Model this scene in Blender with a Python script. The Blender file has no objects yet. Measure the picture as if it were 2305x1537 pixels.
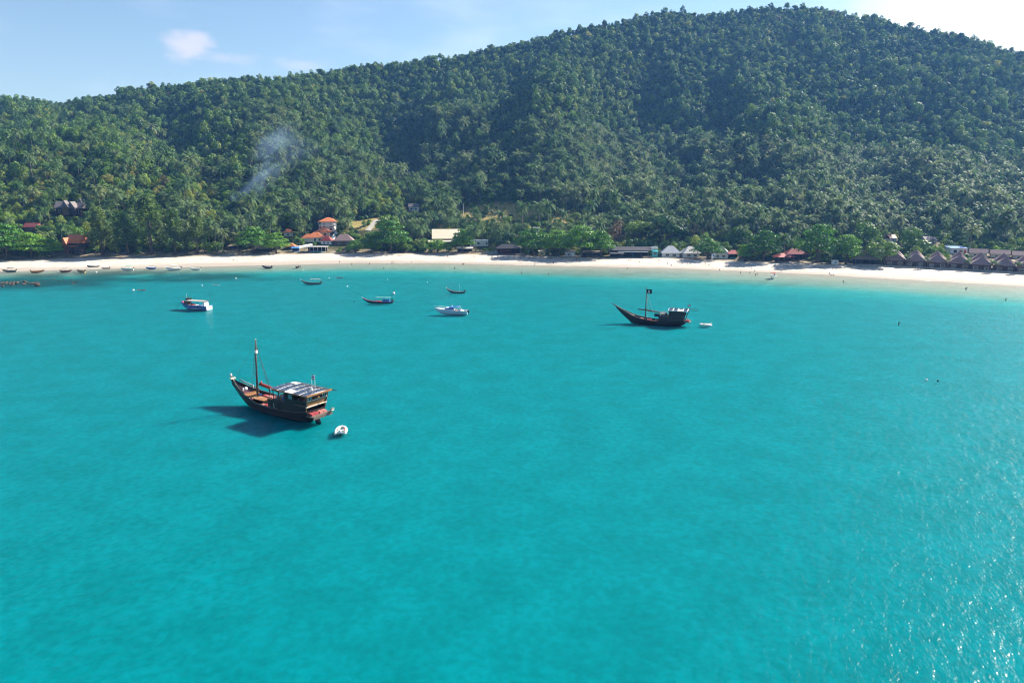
import bpy, bmesh, math, random
import numpy as np
from mathutils import Vector, Matrix
R = math.radians
rng = random.Random(7)
nr = np.random.default_rng(11)
scene = bpy.context.scene
COL = scene.collection

# ------------------------------------------------------------------ camera
CAM_H, PITCH, FPX, IW, IH = 43.0, R(12.0), 1537.0, 2305.0, 1537.0
cam_d = bpy.data.cameras.new('camera')
cam_d.sensor_width = 36.0
cam_d.lens = 36.0 * FPX / IW
cam_d.clip_start = 0.5
cam_d.clip_end = 20000
cam = bpy.data.objects.new('camera', cam_d)
COL.objects.link(cam)
cam.location = (0, 0, CAM_H)
cam.rotation_euler = (math.pi / 2 - PITCH, 0, 0)
scene.camera = cam

# ------------------------------------------------------------------ sky, sun, exposure
SUN_AZ, SUN_EL = R(58.0), R(35.5)          # azimuth clockwise from +Y
SUN_DIR = Vector((math.sin(SUN_AZ) * math.cos(SUN_EL), math.cos(SUN_AZ) * math.cos(SUN_EL), math.sin(SUN_EL)))
def pix_dir(px, py):
    a = (px - IW / 2) / FPX; b = (IH / 2 - py) / FPX
    return Vector((a, math.cos(PITCH) + b * math.sin(PITCH), -math.sin(PITCH) + b * math.cos(PITCH)))

world = bpy.data.worlds.new('World')
scene.world = world
world.use_nodes = True
def build_world():
    nt = world.node_tree; N = nt.nodes; L = nt.links
    N.clear()
    out = N.new('ShaderNodeOutputWorld'); bg = N.new('ShaderNodeBackground')
    bg.inputs['Strength'].default_value = SKY_STRENGTH
    sky = N.new('ShaderNodeTexSky'); sky.sky_type = 'NISHITA'; sky.sun_disc = False
    sky.sun_elevation = SUN_EL; sky.sun_rotation = SUN_AZ
    sky.altitude = 50; sky.air_density = 1.25; sky.dust_density = 0.25; sky.ozone_density = 3.0
    tc = N.new('ShaderNodeTexCoord')
    def math_(op, a, b=None, c=None):
        n = N.new('ShaderNodeMath'); n.operation = op
        for i, v in enumerate((a, b, c)):
            if v is None: continue
            if isinstance(v, (int, float)): n.inputs[i].default_value = v
            else: L.new(v, n.inputs[i])
        return n.outputs[0]
    def dot(vec):
        n = N.new('ShaderNodeVectorMath'); n.operation = 'DOT_PRODUCT'
        L.new(tc.outputs['Generated'], n.inputs[0]); n.inputs[1].default_value = vec
        return n.outputs['Value']
    def noise(scale, detail, stretch=(1, 1, 1), rough=.55):
        m = N.new('ShaderNodeMapping'); m.inputs['Scale'].default_value = stretch
        L.new(tc.outputs['Generated'], m.inputs['Vector'])
        n = N.new('ShaderNodeTexNoise'); n.inputs['Scale'].default_value = scale; n.inputs['Detail'].default_value = detail
        n.inputs['Roughness'].default_value = rough
        L.new(m.outputs[0], n.inputs['Vector'])
        return n.outputs['Fac']
    def smooth(v, lo, hi):
        n = N.new('ShaderNodeMapRange'); n.interpolation_type = 'SMOOTHSTEP'
        n.inputs['From Min'].default_value = lo; n.inputs['From Max'].default_value = hi
        L.new(v, n.inputs['Value']); return n.outputs['Result']
    def blob(px, py, w, h, nz, amt, lo, hi):
        c = pix_dir(px, py).normalized(); r = c.cross(Vector((0, 0, 1))).normalized(); u = r.cross(c)
        a = math_('DIVIDE', dot(r), w / FPX); b = math_('DIVIDE', dot(u), h / FPX)
        q = math_('ADD', math_('MULTIPLY', a, a), math_('MULTIPLY', b, b))
        v = math_('SUBTRACT', 1.0, math_('SQRT', q))
        v = math_('ADD', v, math_('MULTIPLY', math_('SUBTRACT', nz, 0.5), amt))
        return math_('MULTIPLY', smooth(v, lo, hi), math_('GREATER_THAN', dot(c), 0.0))
    def mix(fac, a, col):
        n = N.new('ShaderNodeMix'); n.data_type = 'RGBA'
        L.new(fac, n.inputs['Factor']); L.new(a, n.inputs['A']); n.inputs['B'].default_value = (*col, 1)
        return n.outputs['Result']
    n1 = noise(22, 3, (1, 1, 1.7)); n2 = noise(5, 3, (1, 1, 3.5)); n3 = n2
    cirrus = math_('MULTIPLY', smooth(n2, .45, .8), .26)
    col = mix(cirrus, sky.outputs[0], CLOUD)
    c1 = math_('MULTIPLY', blob(428, 105, 66, 36, n1, 1.5, .05, .9), .6)
    col = mix(c1, col, CLOUD_PINK)
    c1 = math_('MULTIPLY', blob(500, 130, 80, 20, n1, 1.5, .1, .9), .32)
    col = mix(c1, col, CLOUD_PINK)
    c2 = math_('MULTIPLY', blob(680, 145, 80, 20, n1, 1.4, .1, .9), .28)
    col = mix(c2, col, CLOUD_PINK)
    c3 = math_('MULTIPLY', blob(2420, 0, 640, 170, n3, 1.0, .05, .7), .92)
    col = mix(c3, col, CLOUD_BRIGHT)
    L.new(col, bg.inputs['Color']); L.new(bg.outputs[0], out.inputs[0])
SKY_STRENGTH = 0.05
CLOUD = (7.4, 7.8, 8.4); CLOUD_PINK = (7.0, 6.3, 6.6); CLOUD_BRIGHT = (9.5, 9.6, 9.8)
build_world()
world.cycles.sampling_method = 'MANUAL'; world.cycles.sample_map_resolution = 512

sun_d = bpy.data.lights.new('sun', 'SUN')
sun_d.energy = 5.0; sun_d.angle = R(0.53); sun_d.color = (1.0, 0.91, 0.78)
sun = bpy.data.objects.new('sun', sun_d); COL.objects.link(sun)
sun.rotation_euler = (-SUN_DIR).to_track_quat('-Z', 'Y').to_euler()
sun.location = (400, 300, 600)

vs = scene.view_settings
vs.view_transform = 'Standard'; vs.look = 'None'; vs.gamma = 1.0; vs.use_curve_mapping = False
vs.exposure = 1.68
cy = scene.cycles
cy.use_adaptive_sampling = True; cy.adaptive_threshold = 0.03
cy.use_denoising = True
scene.cycles.filter_width = 1.1
cy.max_bounces = 5; cy.diffuse_bounces = 2; cy.glossy_bounces = 2; cy.transmission_bounces = 2
cy.transparent_max_bounces = 10; cy.volume_bounces = 0
cy.sample_clamp_indirect = 4.0; cy.sample_clamp_direct = 1.3
cy.caustics_reflective = False; cy.caustics_refractive = False

# ------------------------------------------------------------------ materials
def new_mat(name):
    m = bpy.data.materials.new(name); m.use_nodes = True
    nt = m.node_tree; nt.nodes.clear()
    return m, nt, nt.nodes, nt.links
MATS = {}
def paint(name, col, rough=.6, var=.25, scale=3.0, bump=.0, metal=0.0, col2=None, stretch=(1, 1, 1), spec=.4):
    """one surface colour with procedural wear: mottling between col and a darker or second tone"""
    if name in MATS: return MATS[name]
    m, nt, N, L = new_mat(name)
    out = N.new('ShaderNodeOutputMaterial'); p = N.new('ShaderNodeBsdfPrincipled')
    tc = N.new('ShaderNodeTexCoord'); mp = N.new('ShaderNodeMapping'); mp.inputs['Scale'].default_value = stretch
    L.new(tc.outputs['Object'], mp.inputs['Vector'])
    nz = N.new('ShaderNodeTexNoise'); nz.inputs['Scale'].default_value = scale; nz.inputs['Detail'].default_value = 5
    L.new(mp.outputs[0], nz.inputs['Vector'])
    rp = N.new('ShaderNodeValToRGB')
    c2 = col2 if col2 else tuple(c * (1 - var) for c in col)
    rp.color_ramp.elements[0].position = .3; rp.color_ramp.elements[1].position = .7
    rp.color_ramp.elements[0].color = (*c2, 1); rp.color_ramp.elements[1].color = (*col, 1)
    L.new(nz.outputs['Fac'], rp.inputs['Fac']); L.new(rp.outputs[0], p.inputs['Base Color'])
    p.inputs['Roughness'].default_value = rough; p.inputs['Metallic'].default_value = metal
    p.inputs['Specular IOR Level'].default_value = spec
    if bump:
        b = N.new('ShaderNodeBump'); b.inputs['Strength'].default_value = bump; b.inputs['Distance'].default_value = .05
        L.new(nz.outputs['Fac'], b.inputs['Height']); L.new(b.outputs[0], p.inputs['Normal'])
    L.new(p.outputs[0], out.inputs['Surface'])
    MATS[name] = m
    return m

def leaf_mat(name, cols, trans=.28, rough=.5, spec=.3, patch=.35):
    m, nt, N, L = new_mat(name)
    out = N.new('ShaderNodeOutputMaterial'); p = N.new('ShaderNodeBsdfPrincipled'); t = N.new('ShaderNodeBsdfTranslucent')
    oi = N.new('ShaderNodeObjectInfo'); geo = N.new('ShaderNodeNewGeometry')
    rp = N.new('ShaderNodeValToRGB'); cr = rp.color_ramp
    while len(cr.elements) < len(cols): cr.elements.new(.5)
    for i, c in enumerate(cols):
        cr.elements[i].position = i / (len(cols) - 1); cr.elements[i].color = (*c, 1)
    nz = N.new('ShaderNodeTexNoise'); nz.inputs['Scale'].default_value = .014; nz.inputs['Detail'].default_value = 3
    L.new(geo.outputs['Position'], nz.inputs['Vector'])
    a = N.new('ShaderNodeMath'); a.operation = 'MULTIPLY_ADD'          # random + (noise-.5)*patch
    s = N.new('ShaderNodeMath'); s.operation = 'SUBTRACT'; s.inputs[1].default_value = .5
    L.new(nz.outputs['Fac'], s.inputs[0]); L.new(s.outputs[0], a.inputs[0]); a.inputs[1].default_value = patch * 3
    L.new(oi.outputs['Random'], a.inputs[2]); L.new(a.outputs[0], rp.inputs['Fac'])
    n2 = N.new('ShaderNodeTexNoise'); n2.inputs['Scale'].default_value = .8; n2.inputs['Detail'].default_value = 2
    L.new(geo.outputs['Position'], n2.inputs['Vector'])
    mr = N.new('ShaderNodeMapRange'); mr.inputs['From Min'].default_value = .3; mr.inputs['From Max'].default_value = .7
    mr.inputs['To Min'].default_value = .68; mr.inputs['To Max'].default_value = 1.3
    L.new(n2.outputs['Fac'], mr.inputs['Value'])
    hs = N.new('ShaderNodeHueSaturation'); L.new(rp.outputs[0], hs.inputs['Color']); L.new(mr.outputs[0], hs.inputs['Value'])
    L.new(hs.outputs[0], p.inputs['Base Color']); L.new(hs.outputs[0], t.inputs['Color'])
    p.inputs['Roughness'].default_value = rough; p.inputs['Specular IOR Level'].default_value = spec
    mx = N.new('ShaderNodeMixShader'); mx.inputs[0].default_value = trans
    L.new(p.outputs[0], mx.inputs[1]); L.new(t.outputs[0], mx.inputs[2]); L.new(mx.outputs[0], out.inputs['Surface'])
    MATS[name] = m
    return m

# ------------------------------------------------------------------ mesh building
class MB:
    def __init__(s): s.v = []; s.f = []; s.m = []; s.sm = []
    def add(s, vs_, fs, mi=0, smooth=False):
        o = len(s.v); s.v += [tuple(v) for v in vs_]
        for f in fs: s.f.append([i + o for i in f]); s.m.append(mi); s.sm.append(smooth)
        return s
    def box(s, c, d, rz=0, mi=0, ry=0, rx=0, top=None):
        """box centred at c with full size d; top = (sx, sy) scale of the upper face"""
        M = Matrix.Rotation(rz, 3, 'Z') @ Matrix.Rotation(ry, 3, 'Y') @ Matrix.Rotation(rx, 3, 'X')
        vs_ = []
        for z in (-1, 1):
            tx, ty = (top if (top and z > 0) else (1, 1))
            for x, y in ((-1, -1), (1, -1), (1, 1), (-1, 1)):
                vs_.append(Vector(c) + M @ Vector((x * d[0] / 2 * tx, y * d[1] / 2 * ty, z * d[2] / 2)))
        return s.add(vs_, [(3, 2, 1, 0), (4, 5, 6, 7), (0, 1, 5, 4), (1, 2, 6, 5), (2, 3, 7, 6), (3, 0, 4, 7)], mi)
    def bar(s, a, b, r, r2=None, n=6, mi=0, smooth=True):
        a = Vector(a); b = Vector(b); r2 = r if r2 is None else r2
        d = (b - a).normalized(); u = d.cross(Vector((0, 0, 1)) if abs(d.z) < .95 else Vector((1, 0, 0))).normalized(); w = d.cross(u)
        vs_ = []
        for p, q in ((a, r), (b, r2)):
            for i in range(n):
                t = 2 * math.pi * i / n; vs_.append(p + u * (math.cos(t) * q) + w * (math.sin(t) * q))
        fs = [(i, (i + 1) % n, n + (i + 1) % n, n + i) for i in range(n)]
        s.add(vs_, fs, mi, smooth); s.add(vs_[:n], [tuple(range(n))[::-1]], mi); s.add(vs_[n:], [tuple(range(n))], mi)
        return s
    def tube(s, pts, rad, n=6, mi=0):
        pts = [Vector(p) for p in pts]; rad = rad if isinstance(rad, (list, tuple)) else [rad] * len(pts)
        vs_ = []
        for i, p in enumerate(pts):
            d = (pts[min(i + 1, len(pts) - 1)] - pts[max(i - 1, 0)]).normalized()
            u = d.cross(Vector((0, 0, 1)) if abs(d.z) < .95 else Vector((1, 0, 0))).normalized(); w = d.cross(u)
            for k in range(n):
                t = 2 * math.pi * k / n; vs_.append(p + u * (math.cos(t) * rad[i]) + w * (math.sin(t) * rad[i]))
        fs = []
        for i in range(len(pts) - 1):
            for k in range(n):
                fs.append((i * n + k, i * n + (k + 1) % n, (i + 1) * n + (k + 1) % n, (i + 1) * n + k))
        fs.append(tuple(range(n))[::-1]); fs.append(tuple(range((len(pts) - 1) * n, len(pts) * n)))
        return s.add(vs_, fs, mi, True)
    def prism(s, poly, axis, lo, hi, mi=0):
        """extrude a 2-D polygon along an axis: 'x' uses (y,z), 'y' uses (x,z), 'z' uses (x,y)"""
        def pt(p, t): return {'x': (t, p[0], p[1]), 'y': (p[0], t, p[1]), 'z': (p[0], p[1], t)}[axis]
        n = len(poly)
        vs_ = [pt(p, lo) for p in poly] + [pt(p, hi) for p in poly]
        fs = [tuple(range(n))[::-1], tuple(range(n, 2 * n))] + [(i, (i + 1) % n, n + (i + 1) % n, n + i) for i in range(n)]
        return s.add(vs_, fs, mi)
    def ball(s, c, r, n=8, m=5, mi=0):
        r = r if isinstance(r, (tuple, list)) else (r, r, r)
        vs_ = [(c[0], c[1], c[2] + r[2])]
        for i in range(1, m):
            a = math.pi * i / m
            for k in range(n):
                t = 2 * math.pi * k / n
                vs_.append((c[0] + r[0] * math.sin(a) * math.cos(t), c[1] + r[1] * math.sin(a) * math.sin(t), c[2] + r[2] * math.cos(a)))
        vs_.append((c[0], c[1], c[2] - r[2]))
        fs = [(0, 1 + k, 1 + (k + 1) % n) for k in range(n)]
        for i in range(m - 2):
            for k in range(n):
                a = 1 + i * n; fs.append((a + k, a + n + k, a + n + (k + 1) % n, a + (k + 1) % n))
        e = len(vs_) - 1; a = 1 + (m - 2) * n
        fs += [(a + k, e, a + (k + 1) % n) for k in range(n)]
        return s.add(vs_, fs, mi, True)
    def mesh(s, name, mats):
        me = bpy.data.meshes.new(name); me.from_pydata(s.v, [], s.f)
        for m in (mats if isinstance(mats, (list, tuple)) else [mats]): me.materials.append(m)
        me.polygons.foreach_set('material_index', s.m); me.polygons.foreach_set('use_smooth', s.sm)
        me.update(); return me
    def build(s, name, mats, parent=None):
        return obj(name, s.mesh(name, mats), parent)
def obj(name, me, parent=None):
    o = bpy.data.objects.new(name, me); COL.objects.link(o)
    if parent: o.parent = parent
    return o
def tag(o, label=None, cat=None, group=None, kind=None):
    if label: o['label'] = label
    if cat: o['category'] = cat
    if group: o['group'] = group
    if kind: o['kind'] = kind
    return o
def thing(name, label, cat, loc=(0, 0, 0), rz=0, group=None, scale=1.0):
    o = bpy.data.objects.new(name, None); COL.objects.link(o)
    o.empty_display_size = 1; o.location = loc; o.rotation_euler = (0, 0, rz); o.scale = (scale,) * 3
    return tag(o, label, cat, group)
def struct(name, me): return tag(obj(name, me), kind='structure')
def copy_tree(o, parent=None):
    c = o.copy(); COL.objects.link(c); c.parent = parent
    for ch in o.children: copy_tree(ch, c)
    return c

# ------------------------------------------------------------------ land form: where pixels of the photograph meet the ground
def P(px, py, z=0.0):
    d = pix_dir(px, py); k = (z - CAM_H) / d.z
    return Vector((d.x * k, d.y * k, z))
def project(x, y, z):
    dy = y * math.cos(PITCH) - (z - CAM_H) * math.sin(PITCH)
    dv = y * math.sin(PITCH) + (z - CAM_H) * math.cos(PITCH)
    return IW / 2 + FPX * x / dy, IH / 2 - FPX * dv / dy
def mpp(p):  # metres per photograph pixel at a point
    return (p[1] * math.cos(PITCH) - (p[2] - CAM_H) * math.sin(PITCH)) / FPX
BZ = 2.6
_sh = [P(x, y) for x, y in ((0, 611), (200, 606), (400, 601), (600, 597), (800, 592), (1000, 592), (1150, 596), (1300, 599), (1500, 603), (1700, 611), (1850, 618), (2000, 627), (2150, 635), (2305, 644))]
_bk = [P(x, y, BZ) for x, y in ((0, 586), (200, 580), (400, 577), (600, 571), (800, 570), (1000, 571), (1150, 574), (1300, 579), (1500, 581), (1700, 589), (1850, 594), (2000, 600), (2150, 607), (2305, 616))]
SHX = np.array([-3000, -1200, -600] + [p.x for p in _sh] + [400, 650, 1200, 3000.]); SHY = np.array([330, 380, 400] + [p.y for p in _sh] + [285, 235, 150, 0.])
BKX = np.array([-3000, -1200, -600] + [p.x for p in _bk] + [410, 660, 1200, 3000.]); BKY = np.array([375, 425, 445] + [p.y for p in _bk] + [330, 285, 200, 60.])
def shore_y(x): return np.interp(x, SHX, SHY)
def back_y(x): return np.interp(x, BKX, BKY)
_rg = [(-900, 340, 950), (-400, 262, 950), (-150, 228, 960), (0, 226, 980), (80, 226, 980), (150, 233, 990), (200, 222, 990), (350, 196, 1000), (500, 181, 1000), (600, 179, 1010), (750, 157, 1030), (900, 141, 1040),
       (1050, 127, 1050), (1130, 103, 1060), (1250, 78, 1070), (1400, 47, 1080), (1460, 30, 1090), (1600, 31, 1100), (1700, 21, 1100), (1800, 17, 1100), (1900, 28, 1080), (2000, 48, 1050),
       (2100, 72, 1010), (2200, 92, 980), (2305, 121, 950), (2500, 190, 920), (2900, 330, 900), (3400, 400, 900)]
RU, RR, RH = [], [], []
for x_, y_, r_ in _rg:
    d_ = pix_dir(x_, y_); RU.append(d_.x / d_.y); RR.append(r_); RH.append(max(20, CAM_H + r_ * d_.z / d_.y - 6.5))
RU, RR, RH = map(np.array, (RU, RR, RH))
def vnoise(x, y, seed=0):
    x = np.asarray(x, float); y = np.asarray(y, float)
    xi = np.floor(x); yi = np.floor(y); fx = x - xi; fy = y - yi
    fx = fx * fx * (3 - 2 * fx); fy = fy * fy * (3 - 2 * fy)
    def h(a, b):
        q = np.sin(a * 127.1 + b * 311.7 + seed * 74.7) * 43758.5453
        return q - np.floor(q)
    return (h(xi, yi) * (1 - fx) + h(xi + 1, yi) * fx) * (1 - fy) + (h(xi, yi + 1) * (1 - fx) + h(xi + 1, yi + 1) * fx) * fy
def terrain(x, y):
    x = np.asarray(x, float); y = np.asarray(y, float)
    u = x / np.maximum(y, 60.0)
    b = back_y(x); s = y - b
    rr = np.interp(u, RU, RR); hh = np.interp(u, RU, RH) + 5 * (vnoise(u * 34, u * 0, 51) - .5)
    S = np.maximum(rr - b, 200); t = np.clip(s / S, 0, 1)
    p = np.interp(u, [-.75, -.45, -.2, .1, .35, .75], [1.08, 1.15, 1.38, 1.55, 1.72, 1.85])
    z = BZ + .012 * np.clip(s, 0, 60) + (hh - BZ) * t ** p
    env = np.sin(np.pi * np.clip(t, 0, 1)) ** 1.2
    g = vnoise(u * 9 + .0006 * s + .35 * vnoise(x * .004, y * .004, 3), s * .0025, 1) + .5 * vnoise(u * 21 + 3, s * .006, 2)
    z = z + env * (g - .75) * 52 * np.clip(t * 1.8, 0, 1)
    z = z + env * 13 * (vnoise(x * .013 + 7, y * .011, 15) - .5) + env * 6 * (vnoise(x * .03, y * .026, 16) - .5)
    z = z + 13 * np.exp(-((s - 190) / 85) ** 2) * np.clip((-u - .40) / .18, 0, 1)
    z = z + env * (42 * np.exp(-((u - .04 - .00022 * (s - 300)) / .05) ** 2) - 26 * np.exp(-((u - .155 - .0002 * (s - 300)) / .05) ** 2)) * np.clip(t * 2 - .3, 0, 1)
    z = z + env * (16 * np.exp(-((u + .30) / .06) ** 2) - 10 * np.exp(-((u + .18) / .05) ** 2)) * np.clip(t * 2 - .3, 0, 1)      # spur between the two hills
    z = z + env * 3 * (vnoise(x * .03, y * .03, 5) - .5)
    z = np.where(y > rr, hh - (y - rr) * .42, z)
    return z
def water_depth(x, y):
    d = np.maximum(shore_y(x) - y, 0) / np.interp(x, [-300, -60, 60, 250], [.62, .8, 1.0, 1.3])
    return np.interp(d, [0, 12, 45, 75, 115, 400], [0, .22, .75, 1.7, 3.0, 3.4])
def tz(x, y): return float(terrain(x, y))
def hit(px, py, y0=None):
    """where the line of sight through a pixel meets the land"""
    d = pix_dir(px, py); d = d / d.y
    y = float(y0) if y0 else 300.0
    while y < 1200:
        x = d.x * y; z = CAM_H + d.z * y
        if y >= float(back_y(x)) and z <= tz(x, y): return Vector((x, y, tz(x, y)))
        y += 1.0
    return Vector((d.x * 900, 900, tz(d.x * 900, 900)))
def beach_z(x, y):
    """sand height: from the vegetation line down under the sea"""
    x = np.asarray(x, float); y = np.asarray(y, float)
    s = shore_y(x); b = back_y(x)
    land = BZ * np.clip((y - s) / (b - s), 0, 1) ** .85
    d = np.maximum(s - y, 0)
    depth = np.interp(d, [0, 12, 45, 130], [0, .2, .42, .5])
    return np.where(y >= s, land, -depth)

# ------------------------------------------------------------------ the setting: beach and sea bed, sea, hillside
def axis(*segs):
    out = []
    for a, b, st in segs:
        n = max(1, int(round((b - a) / st))); out += list(np.linspace(a, b, n, endpoint=False))
    return np.array(out + [segs[-1][1]])
def grid_mesh(name, X, Y, Z, mat, attrs, smooth=True):
    ny, nx = X.shape
    me = bpy.data.meshes.new(name)
    co = np.stack([X, Y, Z], -1).reshape(-1, 3)
    idx = np.arange(nx * ny).reshape(ny, nx)
    q = np.stack([idx[:-1, :-1], idx[:-1, 1:], idx[1:, 1:], idx[1:, :-1]], -1).reshape(-1, 4)
    me.vertices.add(len(co)); me.vertices.foreach_set('co', co.ravel())
    me.loops.add(q.size); me.loops.foreach_set('vertex_index', q.ravel().astype(np.int32))
    me.polygons.add(len(q)); me.polygons.foreach_set('loop_start', np.arange(0, q.size, 4, dtype=np.int32))
    me.polygons.foreach_set('use_smooth', np.full(len(q), smooth))
    me.update(calc_edges=True); me.validate()
    for k, v in attrs.items():
        a = me.attributes.new(k, 'FLOAT', 'POINT'); a.data.foreach_set('value', np.asarray(v, np.float32).ravel())
    me.materials.append(mat)
    return me
def proj_np(x, y, z):
    dy = y * math.cos(PITCH) - (z - CAM_H) * math.sin(PITCH); dv = y * math.sin(PITCH) + (z - CAM_H) * math.cos(PITCH)
    dy = np.maximum(dy, 1.0)
    return IW / 2 + FPX * x / dy, IH / 2 - FPX * dv / dy
def ell(px, py, cx, cy_, rx, ry): return np.clip(1.4 - np.sqrt(((px - cx) / rx) ** 2 + ((py - cy_) / ry) ** 2), 0, 1)

def sand_material():
    m, nt, N, L = new_mat('sand')
    out = N.new('ShaderNodeOutputMaterial'); p = N.new('ShaderNodeBsdfPrincipled')
    geo = N.new('ShaderNodeNewGeometry')
    def noise(sc, det, stretch=None):
        n = N.new('ShaderNodeTexNoise'); n.inputs['Scale'].default_value = sc; n.inputs['Detail'].default_value = det
        if stretch:
            mp = N.new('ShaderNodeMapping'); mp.inputs['Scale'].default_value = stretch
            L.new(geo.outputs['Position'], mp.inputs['Vector']); L.new(mp.outputs[0], n.inputs['Vector'])
        else: L.new(geo.outputs['Position'], n.inputs['Vector'])
        return n.outputs['Fac']
    def ramp(v, a, b, lo=.35, hi=.65):
        r = N.new('ShaderNodeValToRGB'); r.color_ramp.elements[0].position = lo; r.color_ramp.elements[1].position = hi
        r.color_ramp.elements[0].color = (*a, 1); r.color_ramp.elements[1].color = (*b, 1); L.new(v, r.inputs[0]); return r.outputs[0]
    def mix(f, a, b, rgb=None):
        n = N.new('ShaderNodeMix'); n.data_type = 'RGBA'; L.new(f, n.inputs['Factor']); L.new(a, n.inputs['A'])
        if rgb: n.inputs['B'].default_value = (*rgb, 1)
        else: L.new(b, n.inputs['B'])
        return n.outputs['Result']
    def attr(k):
        n = N.new('ShaderNodeAttribute'); n.attribute_name = k; return n.outputs['Fac']
    base = ramp(noise(.12, 6), (.43, .39, .335), (.535, .495, .44))
    tracks = ramp(noise(1.1, 4), (.74, .73, .72), (1, 1, 1))
    mu = N.new('ShaderNodeMix'); mu.data_type = 'RGBA'; mu.blend_type = 'MULTIPLY'; mu.inputs['Factor'].default_value = 1
    L.new(base, mu.inputs['A']); L.new(tracks, mu.inputs['B'])
    wet = mix(attr('wet'), mu.outputs['Result'], None, (.30, .265, .22))
    dirt = mix(attr('litter'), wet, None, (.16, .11, .065))
    weed = mix(attr('weed'), dirt, None, (.035, .055, .05))
    L.new(weed, p.inputs['Base Color']); p.inputs['Roughness'].default_value = .9; p.inputs['Specular IOR Level'].default_value = .15
    b = N.new('ShaderNodeBump'); b.inputs['Strength'].default_value = .5; b.inputs['Distance'].default_value = .25
    L.new(noise(.9, 5), b.inputs['Height']); L.new(b.outputs[0], p.inputs['Normal'])
    # turbid water over the bed lets light creep sideways, so shadows under water are soft
    sx = N.new('ShaderNodeSeparateXYZ'); L.new(geo.outputs['Position'], sx.inputs[0])
    sw = N.new('ShaderNodeMapRange'); sw.inputs['From Min'].default_value = -.15; sw.inputs['From Max'].default_value = -.45; L.new(sx.outputs['Z'], sw.inputs['Value'])
    L.new(sw.outputs[0], p.inputs['Subsurface Weight']); p.subsurface_method = 'BURLEY'
    p.inputs['Subsurface Radius'].default_value = (2.8, 2.8, 2.8); p.inputs['Subsurface Scale'].default_value = 1.0
    L.new(p.outputs[0], out.inputs['Surface'])
    return m
def build_beach():
    xs = axis((-3000, -450, 90), (-450, 380, 4), (380, 3000, 90))
    vsn = np.concatenate([np.linspace(-3600, -420, 12)[:-1], np.linspace(-420, -140, 30)[:-1], np.linspace(-140, 0, 56)[:-1], np.linspace(0, 1, 24), [1.12, 1.3]])
    X, V = np.meshgrid(xs, vsn)
    s = shore_y(X); b = back_y(X)
    Y = np.where(V <= 0, s + V, s + (b - s) * V)
    Y += np.where((V > -60) & (V < 1), 1.2 * (vnoise(X * .06, Y * .06, 8) - .5), 0)
    Z = beach_z(X, Y)
    over = V > 1
    Z = np.where(over, BZ - (V - 1) * 1.5, Z)
    Z += np.where((V > .1) & ~over, .22 * (vnoise(X * .15, Y * .25, 9) - .5), 0)
    px, py = proj_np(X, Y, Z)
    wet = np.clip(1 - (Z - .2 - .5 * vnoise(X * .02, Y * .05, 4) * np.clip((1300 - px) / 300, .25, 1)) / .6, 0, 1) * np.clip((1500 - px) / 400, .8, .95)
    wet = np.where(Z < -.05, np.clip(.85 + Z * .9, .1, .85), wet)
    n = vnoise(px * .013, py * .09, 12) * .6 + vnoise(px * .05, py * .22, 13) * .5
    weed = np.clip(ell(px, py, 310, 623, 330, 13) * n * 2.2 - .15, 0, 1) * .8
    weed = np.maximum(weed, np.clip(ell(px, py, 60, 638, 190, 16) * (n + .3) * 1.6 - .2, 0, 1) * .85)
    weed = np.maximum(weed, np.clip(ell(px, py, 1330, 615, 210, 10) * n * 1.6 - .15, 0, 1) * .3)
    weed = np.maximum(weed, np.clip(ell(px, py, 1720, 638, 260, 9) * n * 1.6 - .2, 0, 1) * .3)
    weed = np.where(Z < -.1, weed, 0)
    litter = np.clip((V - .86) / .14, 0, 1) * vnoise(X * .12, Y * .12, 6) * .9 * (V <= 1.4)
    me = grid_mesh('beach', X, Y, Z, sand_material(), {'wet': wet, 'weed': weed, 'litter': litter})
    struct('beach', me)
build_beach()

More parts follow.
